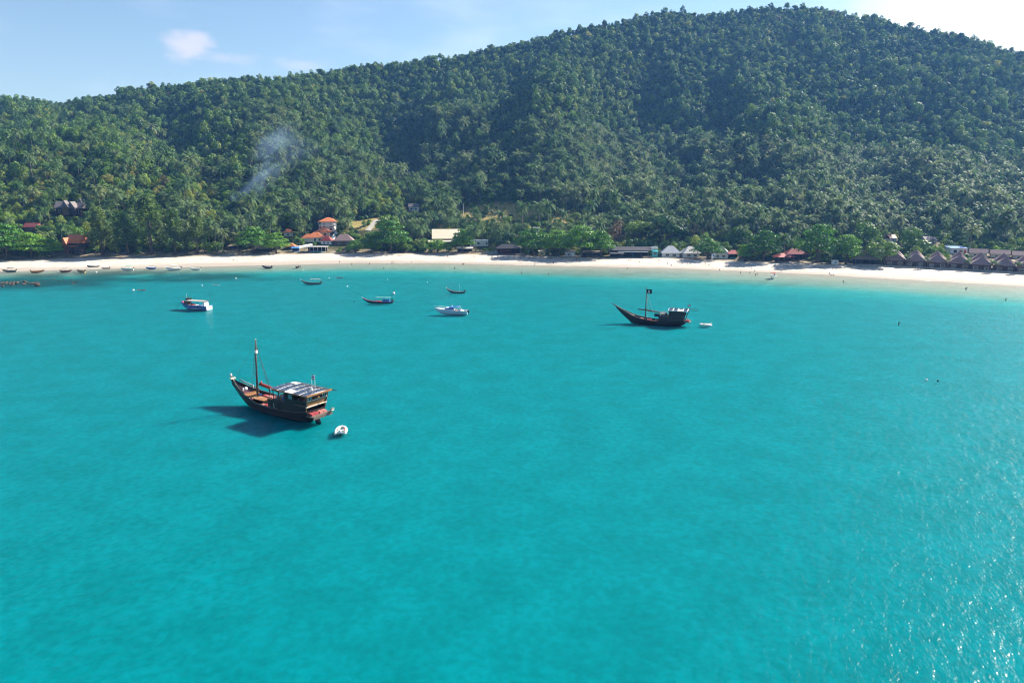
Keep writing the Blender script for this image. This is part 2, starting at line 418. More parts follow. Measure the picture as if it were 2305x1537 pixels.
def sea_material():
    m, nt, N, L = new_mat('sea_water')
    out = N.new('ShaderNodeOutputMaterial')
    geo = N.new('ShaderNodeNewGeometry')
    def mth(op, a, b=None):
        n = N.new('ShaderNodeMath'); n.operation = op
        for i, v in enumerate((a, b)):
            if v is None: continue
            if isinstance(v, (int, float)): n.inputs[i].default_value = v
            else: L.new(v, n.inputs[i])
        return n.outputs[0]
    def noise(sc, det, scale3, rot=0., rough=.5, dist=0.):
        mp = N.new('ShaderNodeMapping'); mp.vector_type = 'TEXTURE' if False else 'POINT'
        r_ = N.new('ShaderNodeMapping'); r_.inputs['Rotation'].default_value = (0, 0, rot)
        L.new(geo.outputs['Position'], r_.inputs['Vector'])
        mp.inputs['Scale'].default_value = scale3; L.new(r_.outputs[0], mp.inputs['Vector'])
        n = N.new('ShaderNodeTexNoise'); n.inputs['Scale'].default_value = sc; n.inputs['Detail'].default_value = det
        n.inputs['Roughness'].default_value = rough; n.inputs['Distortion'].default_value = dist
        L.new(mp.outputs[0], n.inputs['Vector']); return n.outputs['Fac']
    at = N.new('ShaderNodeAttribute'); at.attribute_name = 'depth'
    # transmission through the water column and back: clear at the edge, turquoise where it is deep
    big = noise(.011, 1, (1, .6, 1), R(-60), .5)
    dep = mth('MULTIPLY', at.outputs['Fac'], mth('ADD', .9, mth('MULTIPLY', big, .2)))
    rp = N.new('ShaderNodeValToRGB'); cr = rp.color_ramp
    stops = [(0.0, (.98, .98, .96)), (.08, (.86, .96, .93)), (.25, (.58, .89, .88)), (.5, (.15, .84, .90)), (.78, (.008, .735, .832)), (1.0, (.0, .708, .815))]
    while len(cr.elements) < len(stops): cr.elements.new(.5)
    for e, (q, c) in zip(cr.elements, stops): e.position = q; e.color = (*c, 1)
    L.new(mth('DIVIDE', dep, 3.3), rp.inputs['Fac'])
    tr = N.new('ShaderNodeBsdfTransparent'); L.new(rp.outputs[0], tr.inputs['Color'])
    # wind waves
    w1 = noise(.55, 3, (1.0, .42, 1), R(28), .6)
    w2 = noise(2.1, 1, (1.0, .55, 1), R(12), .5)
    w3 = noise(.13, 1, (1.0, .35, 1), R(35), .5)
    gust = N.new('ShaderNodeMapRange'); gust.interpolation_type = 'SMOOTHSTEP'
    gust.inputs['From Min'].default_value = .36; gust.inputs['From Max'].default_value = .66
    gust.inputs['To Min'].default_value = .82; gust.inputs['To Max'].default_value = 1.15
    L.new(big, gust.inputs['Value'])
    hgt = mth('ADD', mth('ADD', mth('MULTIPLY', w1, .55), mth('MULTIPLY', w2, .16)), mth('MULTIPLY', w3, .12))
    hgt = mth('MULTIPLY', hgt, gust.outputs[0])
    at2 = N.new('ShaderNodeAttribute'); at2.attribute_name = 'calm'
    hgt = mth('MULTIPLY', hgt, at2.outputs['Fac'])
    bp = N.new('ShaderNodeBump'); bp.inputs['Strength'].default_value = 1.0; bp.inputs['Distance'].default_value = .58
    L.new(hgt, bp.inputs['Height'])
    gl = N.new('ShaderNodeBsdfGlossy'); gl.inputs['Roughness'].default_value = .23; L.new(bp.outputs[0], gl.inputs['Normal'])
    fr = N.new('ShaderNodeFresnel'); fr.inputs['IOR'].default_value = 1.33; L.new(bp.outputs[0], fr.inputs['Normal'])
    cap = N.new('ShaderNodeMapRange'); cap.inputs['From Max'].default_value = 1.0; cap.inputs['To Max'].default_value = .31
    L.new(fr.outputs[0], cap.inputs['Value'])
    mx = N.new('ShaderNodeMixShader'); L.new(cap.outputs[0], mx.inputs[0]); L.new(tr.outputs[0], mx.inputs[1]); L.new(gl.outputs[0], mx.inputs[2])
    # thin broken foam where the swash meets the sand
    fm = N.new('ShaderNodeMapRange'); fm.inputs['From Min'].default_value = .055; fm.inputs['From Max'].default_value = .0
    L.new(at.outputs['Fac'], fm.inputs['Value'])
    ft = N.new('ShaderNodeMapRange'); ft.inputs['From Min'].default_value = .45; ft.inputs['From Max'].default_value = .62; L.new(w3, ft.inputs['Value'])
    df = N.new('ShaderNodeBsdfDiffuse'); df.inputs['Color'].default_value = (.62, .64, .64, 1)
    m2 = N.new('ShaderNodeMixShader'); L.new(mth('MULTIPLY', mth('MULTIPLY', fm.outputs[0], ft.outputs[0]), .8), m2.inputs[0]); L.new(mx.outputs[0], m2.inputs[1]); L.new(df.outputs[0], m2.inputs[2])
    L.new(m2.outputs[0], out.inputs['Surface'])
    return m
def build_sea():
    xs = axis((-9000, -3000, 1500), (-3000, -450, 150), (-450, 380, 6), (380, 3000, 150), (3000, 9000, 1500))
    ys = axis((-3000, 0, 500), (0, 240, 20), (240, 500, 3), (500, 800, 50), (800, 9000, 1500))
    X, Y = np.meshgrid(xs, ys)
    Z = np.zeros_like(X)
    depth = water_depth(X, Y); depth = np.where(Y > shore_y(X), 0, depth)
    calm = np.interp(depth, [0, .2, 1.2, 3], [.12, .25, .6, 1.0]) * np.interp(X, [-140, 70], [.55, 1.0])
    struct('sea', grid_mesh('sea', X, Y, Z, sea_material(), {'depth': depth, 'calm': calm}))
build_sea()

DRY = [(1125, 477, 82, 20), (1275, 491, 40, 11), (812, 505, 24, 11), (1180, 468, 30, 10), (858, 503, 34, 12), (1345, 500, 22, 8), (2140, 487, 40, 9)]
def ground_material():
    m, nt, N, L = new_mat('hillside_ground')
    out = N.new('ShaderNodeOutputMaterial'); p = N.new('ShaderNodeBsdfPrincipled'); geo = N.new('ShaderNodeNewGeometry')
    def noise(sc, det):
        n = N.new('ShaderNodeTexNoise'); n.inputs['Scale'].default_value = sc; n.inputs['Detail'].default_value = det
        L.new(geo.outputs['Position'], n.inputs['Vector']); return n.outputs['Fac']
    def ramp(v, a, b, lo=.35, hi=.65):
        r = N.new('ShaderNodeValToRGB'); r.color_ramp.elements[0].position = lo; r.color_ramp.elements[1].position = hi
        r.color_ramp.elements[0].color = (*a, 1); r.color_ramp.elements[1].color = (*b, 1); L.new(v, r.inputs[0]); return r.outputs[0]
    def mix(f, a, b):
        n = N.new('ShaderNodeMix'); n.data_type = 'RGBA'; L.new(f, n.inputs['Factor']); L.new(a, n.inputs['A']); L.new(b, n.inputs['B']); return n.outputs['Result']
    def attr(k):
        n = N.new('ShaderNodeAttribute'); n.attribute_name = k; return n.outputs['Fac']
    forest = ramp(noise(.12, 5), (.028, .032, .014), (.05, .062, .022))
    dry = ramp(noise(.35, 6), (.19, .155, .05), (.32, .26, .10))
    sandy = ramp(noise(.2, 5), (.17, .12, .07), (.42, .35, .26))
    c = mix(attr('dry'), forest, dry); c = mix(attr('sandy'), c, sandy)
    L.new(c, p.inputs['Base Color']); p.inputs['Roughness'].default_value = .95; p.inputs['Specular IOR Level'].default_value = .1
    b = N.new('ShaderNodeBump'); b.inputs['Strength'].default_value = .8; b.inputs['Distance'].default_value = .6
    L.new(noise(.7, 5), b.inputs['Height']); L.new(b.outputs[0], p.inputs['Normal'])
    L.new(p.outputs[0], out.inputs['Surface']); return m
def build_hill():
    us = axis((-2.2, -.9, .1), (-.9, .9, .0065), (.9, 2.6, .1))
    ts = np.concatenate([np.linspace(0, 120, 50)[:-1], np.linspace(120, 760, 110), [900, 1200, 2500]])
    U, T = np.meshgrid(us, ts)
    # rows run inland from the vegetation line
    Y0 = np.full_like(us, 450.)
    for _ in range(40): Y0 = .5 * Y0 + .5 * back_y(us * Y0)
    Y = Y0[None, :] - 2.0 + T; X = U * Y
    Z = terrain(X, Y)
    Z = np.where(T < .01, BZ - .6, Z); Z = np.maximum(Z, -8)
    px, py = proj_np(X, Y, Z)
    dry = np.zeros_like(X)
    for c in DRY: dry = np.maximum(dry, np.clip(ell(px, py, *c) * 2, 0, 1))
    sandy = np.clip(1 - (T - 8) / 16, 0, 1) * (.35 + .65 * vnoise(X * .06, Y * .06, 21))
    sandy = np.where(px > 1940, np.maximum(sandy, np.clip(1 - (T - 60) / 40, 0, 1) * .7), sandy)
    struct('hillside', grid_mesh('hillside', X, Y, Z, ground_material(), {'dry': dry, 'sandy': sandy}))
build_hill()

# ------------------------------------------------------------------ trees
LEAF = leaf_mat('broad_leaves', [(.026, .078, .016), (.048, .122, .018), (.080, .170, .020), (.112, .210, .024), (.145, .22, .03)])
LEAF_SUNLIT = leaf_mat('sunlit_green_leaves', [(.11, .23, .03), (.17, .29, .035), (.24, .31, .045), (.28, .28, .06)], trans=.42)  # yellow-green foliage with its tone raised to stand for sunlight on the slope
LEAFB = leaf_mat('beach_almond_leaves', [(.045, .15, .014), (.08, .215, .018), (.13, .28, .022)], trans=.30)
PALM = leaf_mat('palm_fronds', [(.052, .115, .034), (.085, .155, .05), (.12, .185, .068), (.155, .20, .08)], trans=.34, rough=.6, spec=.12)
CASU = leaf_mat('casuarina_needles', [(.070, .145, .030), (.11, .185, .038), (.15, .21, .05)], trans=.35)
DRYL = leaf_mat('dry_leaves', [(.10, .075, .03), (.15, .10, .04), (.13, .12, .045), (.17, .105, .055)], trans=.3)
BARK = paint('bark', (.11, .088, .066), .9, .45, 2.0, .5)
PBARK = paint('palm_bark', (.20, .18, .14), .9, .35, 3.0, .4)

def leaf_cards(C, Nn, size, r, asp=(.55, 1.0), fold=.25):
    """quads folded on their diagonal; C centres, Nn normals"""
    n = len(C)
    Nn = Nn / np.maximum(np.linalg.norm(Nn, axis=1, keepdims=True), 1e-6)
    a = np.cross(Nn, r.normal(size=(n, 3))); a /= np.maximum(np.linalg.norm(a, axis=1, keepdims=True), 1e-6)
    b = np.cross(Nn, a)
    s = (size * r.uniform(.55, 1.35, n))[:, None]; q = r.uniform(*asp, n)[:, None]
    v = np.stack([C - a * s * .5 - Nn * s * fold * .5, C - b * s * .5 * q, C + a * s * .5 - Nn * s * fold * .5, C + b * s * .5 * q], 1)
    return v.reshape(-1, 3)
def cards_mesh(name, V, mat, trunk=None, tmat=None):
    me = bpy.data.meshes.new(name)
    n = len(V) // 4
    verts = [tuple(x) for x in V]; faces = [(4 * i, 4 * i + 1, 4 * i + 2, 4 * i + 3) for i in range(n)]
    mi = [0] * n
    if trunk:
        o = len(verts); verts += trunk.v; faces += [[k + o for k in f] for f in trunk.f]; mi += [1] * len(trunk.f)
    me.from_pydata(verts, [], faces); me.materials.append(mat)
    if trunk: me.materials.append(tmat)
    me.polygons.foreach_set('material_index', mi); me.update()
    return me
def blob_cards(r, lobes, n, size, up=.25, shell=.80, jit=.30, **k):
    """leaf clumps over lobes [(centre, (rx,ry,rz))], most of them near each lobe's skin"""
    w = np.array([max(l[1]) ** 2 for l in lobes], float); w /= w.sum()
    which = r.choice(len(lobes), n, p=w)
    d = r.normal(size=(n, 3)); d[:, 2] += up; d /= np.linalg.norm(d, axis=1, keepdims=True)
    c = np.array([l[0] for l in lobes])[which]; rad = np.array([l[1] for l in lobes])[which]
    f = shell + (1 - shell) * r.uniform(0, 1.15, n)
    C = c + d * rad * f[:, None]
    return leaf_cards(C, d + r.normal(size=(n, 3)) * jit, size, r, **k)
def broad_lobes(r, h=9.5, w=4.6):
    k = r.integers(6, 10); out = []
    for i in range(k):
        t = 2 * math.pi * i / k + r.uniform(-.4, .4); q = r.uniform(.30, .66) * w
        rad = w * r.uniform(.30, .52)
        out.append(((q * math.cos(t), q * math.sin(t), h * r.uniform(.34, .78)), (rad, rad, rad * .85)))
    out.append(((r.uniform(-.6, .6), r.uniform(-.6, .6), h * .80), (w * .5, w * .5, w * .42)))
    return out
def trunk_mb(h, r0, lobes, seed, lean=0.):
    q = random.Random(seed); mb = MB()
    top = (lean * h + q.uniform(-.3, .3), q.uniform(-.3, .3), h * .62)
    mb.tube([(0, 0, -1.0), (lean * h * .3, 0, h * .25), top], [r0 * 1.25, r0 * .85, r0 * .5], 6)
    for c, rd in lobes[:6]:
        mb.bar((lean * h * .3, 0, h * .27), (c[0] * .8, c[1] * .8, c[2] - rd[2] * .3), r0 * .42, r0 * .12, 5)
    return mb
def make_broad(seed, n, size, mat=None, h=9.5, w=4.6):
    r = np.random.default_rng(seed); lobes = broad_lobes(r, h, w)
    return blob_cards(r, lobes, n, size), trunk_mb(h, .26, lobes, seed)
def make_tall(seed, n, size):
    r = np.random.default_rng(seed); h = 12.5
    lobes = [((r.uniform(-1.5, 1.5), r.uniform(-1.5, 1.5), z), (q, q, q * .8)) for z, q in ((5.5, 2.8), (7.6, 3.3), (9.6, 3.2), (11, 2.2))] + \
            [((2.6 * math.cos(t), 2.6 * math.sin(t), r.uniform(5.5, 9)), (2.0, 2.0, 1.6)) for t in (.3, 2.3, 4.4)]
    return blob_cards(r, lobes, n, size), trunk_mb(h, .3, lobes, seed)
def make_shade(seed, n, size, h=12., w=7.5):
    """beach almond: broad crown in flat tiers"""
    r = np.random.default_rng(seed); lobes = []
    for zf, rf, k in ((.40, .80, 9), (.58, .72, 8), (.76, .52, 6), (.90, .26, 3)):
        for i in range(k):
            t = 2 * math.pi * i / k + r.uniform(-.3, .3); q = w * rf * r.uniform(.65, 1.0)
            rad = w * r.uniform(.22, .36)
            lobes.append(((q * math.cos(t), q * math.sin(t), h * zf + r.uniform(-.5, .5)), (rad, rad, rad * .42)))
        lobes.append(((0, 0, h * zf), (w * rf * .6, w * rf * .6, h * .09)))
    return blob_cards(r, lobes, n, size, up=.7, jit=.45), trunk_mb(h, .42, lobes, seed)
def make_casuarina(seed, n, size, h=20., w=5.5):
    r = np.random.default_rng(seed); k = 34; lobes = []
    for i in range(k):
        zf = r.uniform(.22, 1.0); t = r.uniform(0, 6.28); q = w * (1.08 - zf) ** .6 * r.uniform(.15, .85)
        lobes.append(((q * math.cos(t), q * math.sin(t), h * zf * .93), (r.uniform(.9, 1.6), r.uniform(.9, 1.6), r.uniform(1.5, 2.6))))
    V = blob_cards(r, lobes, n, size, up=.3, shell=.5, jit=.8, asp=(.22, .5))
    return V, trunk_mb(h, .3, [(((0, 0, h * .95)), (.5, .5, .5))] + lobes[:5], seed)
def make_palm(seed, fronds=19, leaflets=9, h=11.5, L_=5.2):
    r = np.random.default_rng(seed); q = random.Random(seed)
    bend = q.uniform(.3, 1.6); ba = q.uniform(0, 6.28)
    top = np.array((bend * math.cos(ba), bend * math.sin(ba), h))
    V = []
    for i in range(fronds):
        az = 2 * math.pi * (i * .381966) + q.uniform(-.2, .2); el = R(76) - (i / fronds) * R(104) + q.uniform(-.15, .15)
        ln = L_ * q.uniform(.85, 1.12); d = np.array((math.cos(az), math.sin(az), 0)); side = np.array((-d[1], d[0], 0))
        p = top.copy(); pts = [p.copy()]; e = el; seg = 6
        for s in range(seg):
            p = p + (d * math.cos(e) + np.array((0, 0, 1)) * math.sin(e)) * ln / seg; e -= R(11) + .05 * s; pts.append(p.copy())
        pts = np.array(pts)
        for s in range(leaflets):
            t = (s + .6) / leaflets * seg; k = min(int(t), seg - 1); c = pts[k] + (pts[k + 1] - pts[k]) * (t - k)
            tg = pts[k + 1] - pts[k]; tg /= np.linalg.norm(tg)
            wl = 1.0 * math.sin(math.pi * (.16 + .80 * (s + .5) / leaflets)) ** .7; ww = ln / leaflets * .92
            for sg in (-1, 1):
                tip = c + side * sg * wl * q.uniform(.8, 1.1) + tg * wl * .55 - np.array((0, 0, 1)) * wl * q.uniform(.25, .75)
                V += [c - tg * ww * .5, c + tg * ww * .5, tip + tg * ww * .22, tip - tg * ww * .12]
    mb = MB()
    mb.tube([(0, 0, -1), (top[0] * .15, top[1] * .15, h * .3), (top[0] * .5, top[1] * .5, h * .68), tuple(top)], [.30, .19, .16, .14], 6)
    return np.array(V), mb
def make_bare(seed):
    r = np.random.default_rng(seed); mb = MB(); q = random.Random(seed)
    mb.tube([(0, 0, -1), (.1, 0, 5), (.2, .1, 10)], [.25, .2, .1], 5)
    for i in range(16):
        z = q.uniform(4, 9.5); t = q.uniform(0, 6.28); a = Vector((.1, 0, z)); b = a + Vector((math.cos(t) * 2.4, math.sin(t) * 2.4, q.uniform(1.2, 2.6)))
        mb.bar(a, b, .09, .03, 4)
        for k in range(3): mb.bar(a.lerp(b, q.uniform(.4, 1)), b + Vector((q.uniform(-1, 1), q.uniform(-1, 1), q.uniform(.3, 1.3))), .04, .015, 3)
    V = blob_cards(r, [((0, 0, 8.5), (3, 3, 2.5))], 60, .45)
    return V, mb

NEAR = {'broad': [make_broad(100 + i, 1500, .62) for i in range(4)],
        'tall': [make_tall(120 + i, 1500, .65) for i in range(2)],
        'shade': [make_shade(140 + i, 3000, .70) for i in range(4)],
        'casuarina': [make_casuarina(160 + i, 2600, .85) for i in range(3)],
        'palm': [make_palm(180 + i, 22, 11) for i in range(5)],
        'dry': [make_broad(200 + i, 620, .55, h=9, w=3.8) for i in range(2)],
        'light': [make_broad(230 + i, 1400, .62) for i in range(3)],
        'bare': [make_bare(220)]}
CROWN_MAT = {'broad': LEAF, 'tall': LEAF, 'shade': LEAFB, 'casuarina': CASU, 'palm': PALM, 'dry': DRYL, 'bare': DRYL, 'light': LEAF_SUNLIT}
NEAR_ME = {}
for k_, lst in NEAR.items():
    NEAR_ME[k_] = []
    for V_, T_ in lst:
        NEAR_ME[k_].append((cards_mesh('crown', V_, CROWN_MAT[k_]), T_.mesh('trunk', PBARK if k_ == 'palm' else BARK), float(V_[:, 2].max()), float(np.abs(V_[:, :2]).max())))
TREE_NAME = {'broad': 'broadleaf_tree', 'tall': 'tall_forest_tree', 'shade': 'beach_almond_tree', 'casuarina': 'casuarina_tree', 'palm': 'coconut_palm', 'dry': 'dry_tree', 'bare': 'bare_tree', 'light': 'sunlit_green_tree'}
TREE_COUNT = {}
def tree(kind, loc, sx, sz, label, group=None, rz=None, var=None):
    lst = NEAR_ME[kind]; cm, tm, h, w = lst[rng.randrange(len(lst)) if var is None else var % len(lst)]
    o = thing(TREE_NAME[kind], label, 'palm tree' if kind == 'palm' else 'tree', loc, rng.uniform(0, 6.28) if rz is None else rz, group)
    o.scale = (sx, sx, sz)
    obj('trunk', tm, o); obj('crown', cm, o)
    TREE_COUNT[kind] = TREE_COUNT.get(kind, 0) + 1
    return o

# ------------------------------------------------------------------ buildings along the beach
PROTECT = []; FOOT = []
WHITE = paint('white_plaster', (.74, .73, .69), .8, .18, 1.2)
CREAM = paint('cream_plaster', (.66, .58, .44), .85, .2, 1.2)
CONCRETE = paint('grey_concrete', (.36, .34, .30), .9, .35, 1.0, .2)
WOODD = paint('dark_timber', (.055, .036, .026), .7, .45, 2.5, .3, stretch=(1, 1, 6))
WOODB = paint('brown_timber', (.17, .095, .05), .7, .4, 2.5, .3, stretch=(1, 1, 6))
WOODM = paint('mahogany_boards', (.085, .042, .032), .7, .35, 2.5, .3, stretch=(1, 1, 6))
WOODR = paint('red_brown_timber', (.22, .075, .04), .7, .4, 2.5, .3)
ORANGE = paint('orange_roof_tile', (.50, .155, .055), .7, .3, 1.6, .3)
REDT = paint('red_roof_sheet', (.36, .05, .045), .6, .3, 1.4, .1)
MAROON = paint('maroon_roof_sheet', (.20, .045, .045), .65, .3, 1.4, .1)
BROWNT = paint('brown_roof_tile', (.27, .18, .17), .75, .3, 1.5, .3)
GREYT = paint('grey_brown_roof_tile', (.15, .13, .13), .75, .3, 1.5, .3)
BLACKT = paint('black_roof_sheet', (.045, .042, .05), .6, .35, 1.2, .1)
CREAMT = paint('cream_roof_sheet', (.78, .62, .45), .65, .15, 1.0, .1)
WHITET = paint('white_roof_cloth', (.72, .70, .66), .7, .18, 1.0)
GREYW = paint('grey_white_roof', (.50, .49, .47), .7, .2, 1.0)
THATCH = paint('dry_thatch', (.21, .17, .12), .95, .5, 4.0, .8, stretch=(3, 3, .6))
BLUE = paint('blue_paint', (.03, .16, .42), .5, .25, 1.5)
TEAL = paint('teal_paint', (.04, .36, .38), .5, .2, 1.5)
YELLOW = paint('yellow_paint', (.55, .38, .10), .6, .2, 1.5)
PINK = paint('pink_paint', (.55, .12, .17), .6, .2, 1.5)
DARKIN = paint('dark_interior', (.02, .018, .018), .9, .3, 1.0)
GLASS = paint('window_glass', (.03, .045, .055), .08, .2, .5, spec=.8)
DARKC = paint('dark_blue_canvas', (.03, .04, .075), .8, .3, 1.0)

def roof_solid(mb, w, d, z, rh, kind, ov, t=.18, ridge=None, mi=0):
    """closed roof over a w x d plan with eaves at z; kind hip, gable_x (ridge along x), gable_y, shed, flat"""
    a, b = w / 2 + ov, d / 2 + ov
    base = [(-a, -b, z), (a, -b, z), (a, b, z), (-a, b, z)]; top = [(x, y, z + t) for x, y, _ in base]
    if kind == 'flat':
        mb.add(base + top, [(3, 2, 1, 0), (4, 5, 6, 7), (0, 1, 5, 4), (1, 2, 6, 5), (2, 3, 7, 6), (3, 0, 4, 7)], mi); return
    if kind == 'shed':
        top = [(-a, -b, z + t), (a, -b, z + t), (a, b, z + t + rh), (-a, b, z + t + rh)]
        base = [(-a, -b, z), (a, -b, z), (a, b, z + rh), (-a, b, z + rh)]
        mb.add(base + top, [(3, 2, 1, 0), (4, 5, 6, 7), (0, 1, 5, 4), (1, 2, 6, 5), (2, 3, 7, 6), (3, 0, 4, 7)], mi); return
    if kind == 'hip':
        if ridge is None: ridge = max(0.0, (a - b))
        if a >= b: r0, r1 = (-max(ridge, .05), 0, z + t + rh), (max(ridge, .05), 0, z + t + rh); along = True
        else: r0, r1 = (0, -max(b - a, .05), z + t + rh), (0, max(b - a, .05), z + t + rh); along = False
    elif kind == 'gable_x': r0, r1 = (-a, 0, z + t + rh), (a, 0, z + t + rh); along = True
    else: r0, r1 = (0, -b, z + t + rh), (0, b, z + t + rh); along = False
    V = base + top + [r0, r1]
    side = [(3, 2, 1, 0), (0, 1, 5, 4), (1, 2, 6, 5), (2, 3, 7, 6), (3, 0, 4, 7)]
    if along: rf = [(4, 5, 9, 8), (6, 7, 8, 9), (5, 6, 9), (7, 4, 8)]
    else: rf = [(5, 6, 9, 8), (7, 4, 8, 9), (4, 5, 8), (6, 7, 9)]
    mb.add(V, side + rf, mi)
def guard(px, py, wpx, hpx, p, extra=0):
    PROTECT.append((px - wpx / 2, py - hpx, px + wpx / 2, py + extra, p.y)); FOOT.append((p.x, p.y, wpx * mpp(p) * .5))
def house(name, label, px, py, wpx, wall_px, roof_px, dm, roof, wm, rm, rz=0., ov=.7, wins=(), door=None, posts=0, cat='house', group=None, trim=None, base=True, floor_m=None, guard_top=1.0, yb=None, ridge=None, p=None):
    """a building whose front foot stands at a pixel; widths and heights in photograph pixels, depth in metres"""
    p = p or hit(px, py); k = mpp(p); w = wpx * k; wh = wall_px * k; rh = roof_px * k
    c = Vector((p.x, p.y + dm / 2, p.z - .1))
    o = thing(name, label, cat, c, rz, group)
    guard(px, py, wpx + 4, (wall_px + roof_px) * guard_top, p)
    FOOT.append((c.x, c.y, max(w, dm) * .5))
    if posts:
        mb = MB(); mb.box((0, 0, -.6), (w, dm, 1.7)); mb.build('floor', floor_m or CONCRETE, o)
        for i in range(posts):
            for sy in (-1, 1):
                q = MB(); q.bar((-w / 2 + .2 + (w - .4) * i / (posts - 1), sy * (dm / 2 - .2), .2), (-w / 2 + .2 + (w - .4) * i / (posts - 1), sy * (dm / 2 - .2), wh + .05), .11, n=5); q.build('post', wm, o)
        mb = MB(); mb.box((0, dm * .36, wh * .5 + .1), (w * .94, .15, wh * .92)); mb.build('back_wall', DARKIN, o)
        mb = MB(); mb.box((0, -dm * .1, .62), (w * .6, .6, .8)); mb.build('counter', trim or WOODB, o)
    else:
        mb = MB(); mb.box((0, 0, wh / 2 - 1.0), (w, dm, wh + 2.0))
        if roof.startswith('gable'):
            if roof == 'gable_x': mb.prism([(-dm / 2, wh), (dm / 2, wh), (0, wh + rh * .86)], 'x', -w / 2, w / 2)
            else: mb.prism([(-w / 2, wh), (w / 2, wh), (0, wh + rh * .86)], 'y', -dm / 2, dm / 2)
        mb.build('wall', wm, o)
    mb = MB(); roof_solid(mb, w, dm, wh + .02, rh, roof, ov, ridge=ridge); mb.build('roof', rm, o)
    for (fx, fz, fw, fh) in wins:      # fractions of the front wall
        x = (fx - .5) * w; z = fz * wh; ww = fw * w; hh = fh * wh
        mb = MB(); mb.box((x, -dm / 2 - .03, z), (ww + .16, .12, hh + .16)); f = mb.build('window', trim or WHITE, o)
        mb = MB(); mb.box((x, -dm / 2 - .06, z), (ww, .10, hh)); mb.build('pane', GLASS, f)
    if door:
        fx, fw, fh, dmat = door; x = (fx - .5) * w
        mb = MB(); mb.box((x, -dm / 2 - .04, fh * wh / 2), (fw * w, .10, fh * wh)); mb.build('door', dmat, o)
    return o
def extra_roof(o, x, y, z, w, d, rh, kind, rm, ov=.6, name='roof', wall=None, wh=0, ridge=None):
    if wall:
        mb = MB(); mb.box((x, y, z - wh / 2), (w, d, wh)); mb.build('wall', wall, o)
    mb = MB(); roof_solid(mb, w, d, z + .02, rh, kind, ov, ridge=ridge)
    for i, v in enumerate(mb.v): mb.v[i] = (v[0] + x, v[1] + y, v[2])
    return mb.build(name, rm, o)

# dark timber houses on the left slope
p_ = hit(142, 486)
o = house('timber_house', 'dark timber hill house with steep gable, left one of the pair', 143, 484, 30, 17, 14, 8, 'gable_x', WOODD, GREYT, .15, 1.0, [(.25, .6, .14, .35), (.7, .6, .14, .35)], p=p_)
extra_roof(o, 2.6, -4.5, 6.6, 4.2, 4.5, 4.8, 'gable_y', GREYT, .5, 'gable_roof', WOODB, 6.2)
p_ = hit(171, 487)
o = house('timber_house', 'dark timber hill house with tall rear gable, right one of the pair', 171, 485, 28, 17, 13, 8, 'gable_x', WOODD, GREYT, -.1, 1.0, [(.3, .55, .14, .35), (.75, .55, .14, .35)], (.52, .12, .5, WOODB), p=p_)
extra_roof(o, -.5, -4.4, 6.4, 5.2, 4.4, 4.6, 'gable_y', GREYT, .5, 'gable_roof', WOODD, 6.0)
extra_roof(o, .5, 4.4, 8.2, 3.6, 4.0, 5.0, 'gable_y', GREYT, .5, 'rear_gable_roof', WOODD, 8.0)
house('hut', 'low maroon roofed hut among palms on the left slope', 68, 519, 26, 7, 9, 6, 'gable_x', WOODB, MAROON, .1, .6, [(.5, .5, .2, .4)], cat='hut')
o = house('thai_house', 'stilted wooden house with steep orange gabled roof behind the left beach', 168, 573, 38, 25, 18, 9, 'gable_x', WOODD, ORANGE, -.25, 1.0, [(.3, .62, .16, .3), (.7, .62, .16, .3)], (.5, .12, .4, DARKIN))
extra_roof(o, -4.6, -4.0, 6.6, 3.4, 4, 4.4, 'gable_y', ORANGE, .5, 'gable_roof', WOODR, 6.2)
extra_roof(o, 0, -5.6, 5.4, 9, 2.2, .5, 'shed', ORANGE, .4, 'porch_roof')
house('thatched_hut', 'small grey thatched hut between the left beach palms', 523, 563, 18, 8, 6, 4, 'hip', WOODB, THATCH, .2, .8, posts=2, cat='hut')
house('open_shack', 'low dark open shack under the trees behind the left sand', 588, 570, 40, 9, 5, 5, 'gable_x', WOODD, THATCH, .0, .6, posts=4, cat='hut')

# orange villa
o = house('villa', 'small orange roofed house half hidden left of the villa', 647, 533, 18, 9, 9, 6, 'hip', CREAM, ORANGE, .2, .7, [(.5, .5, .25, .4)])
o = house('villa', 'white villa tower with orange hipped roof and columns', 737, 522, 30, 22, 9, 9, 'hip', WHITE, ORANGE, .1, 2.0, [(.25, .62, .18, .34), (.72, .62, .18, .34), (.25, .25, .18, .2), (.72, .25, .18, .2)], cat='villa')
for sx in (-1, 1):
    mb = MB(); mb.bar((sx * 6.6, -5.3, -3), (sx * 6.6, -5.3, 8.4), .25, n=8); mb.build('column', WHITE, o)
mb = MB(); mb.box((0, -5.4, 4.5), (13.2, 1.5, .25)); mb.box((0, -6.1, 5.1), (13.2, .1, 1.0)); mb.build('balcony', WHITE, o)
house('villa', 'middle villa house with orange hipped roof below the tower', 724, 533, 30, 10, 11, 9, 'hip', CREAM, ORANGE, .1, 1.0, [(.3, .5, .16, .5), (.7, .5, .16, .5)], cat='villa')
o = house('villa', 'lowest villa house with two overlapping orange roofs', 708, 545, 34, 10, 11, 9, 'hip', CREAM, ORANGE, .1, 1.0, [(.2, .5, .14, .5), (.5, .5, .14, .5), (.8, .5, .14, .5)], cat='villa')
extra_roof(o, -5.2, -2.2, 3.0, 8.5, 6, 3.0, 'hip', ORANGE, .7, 'lower_roof', CREAM, 4.5)
o = house('beach_kiosk', 'orange hipped kiosk roof left of the beach bar', 653, 563, 20, 7, 8, 5, 'hip', WOODB, ORANGE, 0, .8, posts=3, cat='kiosk')

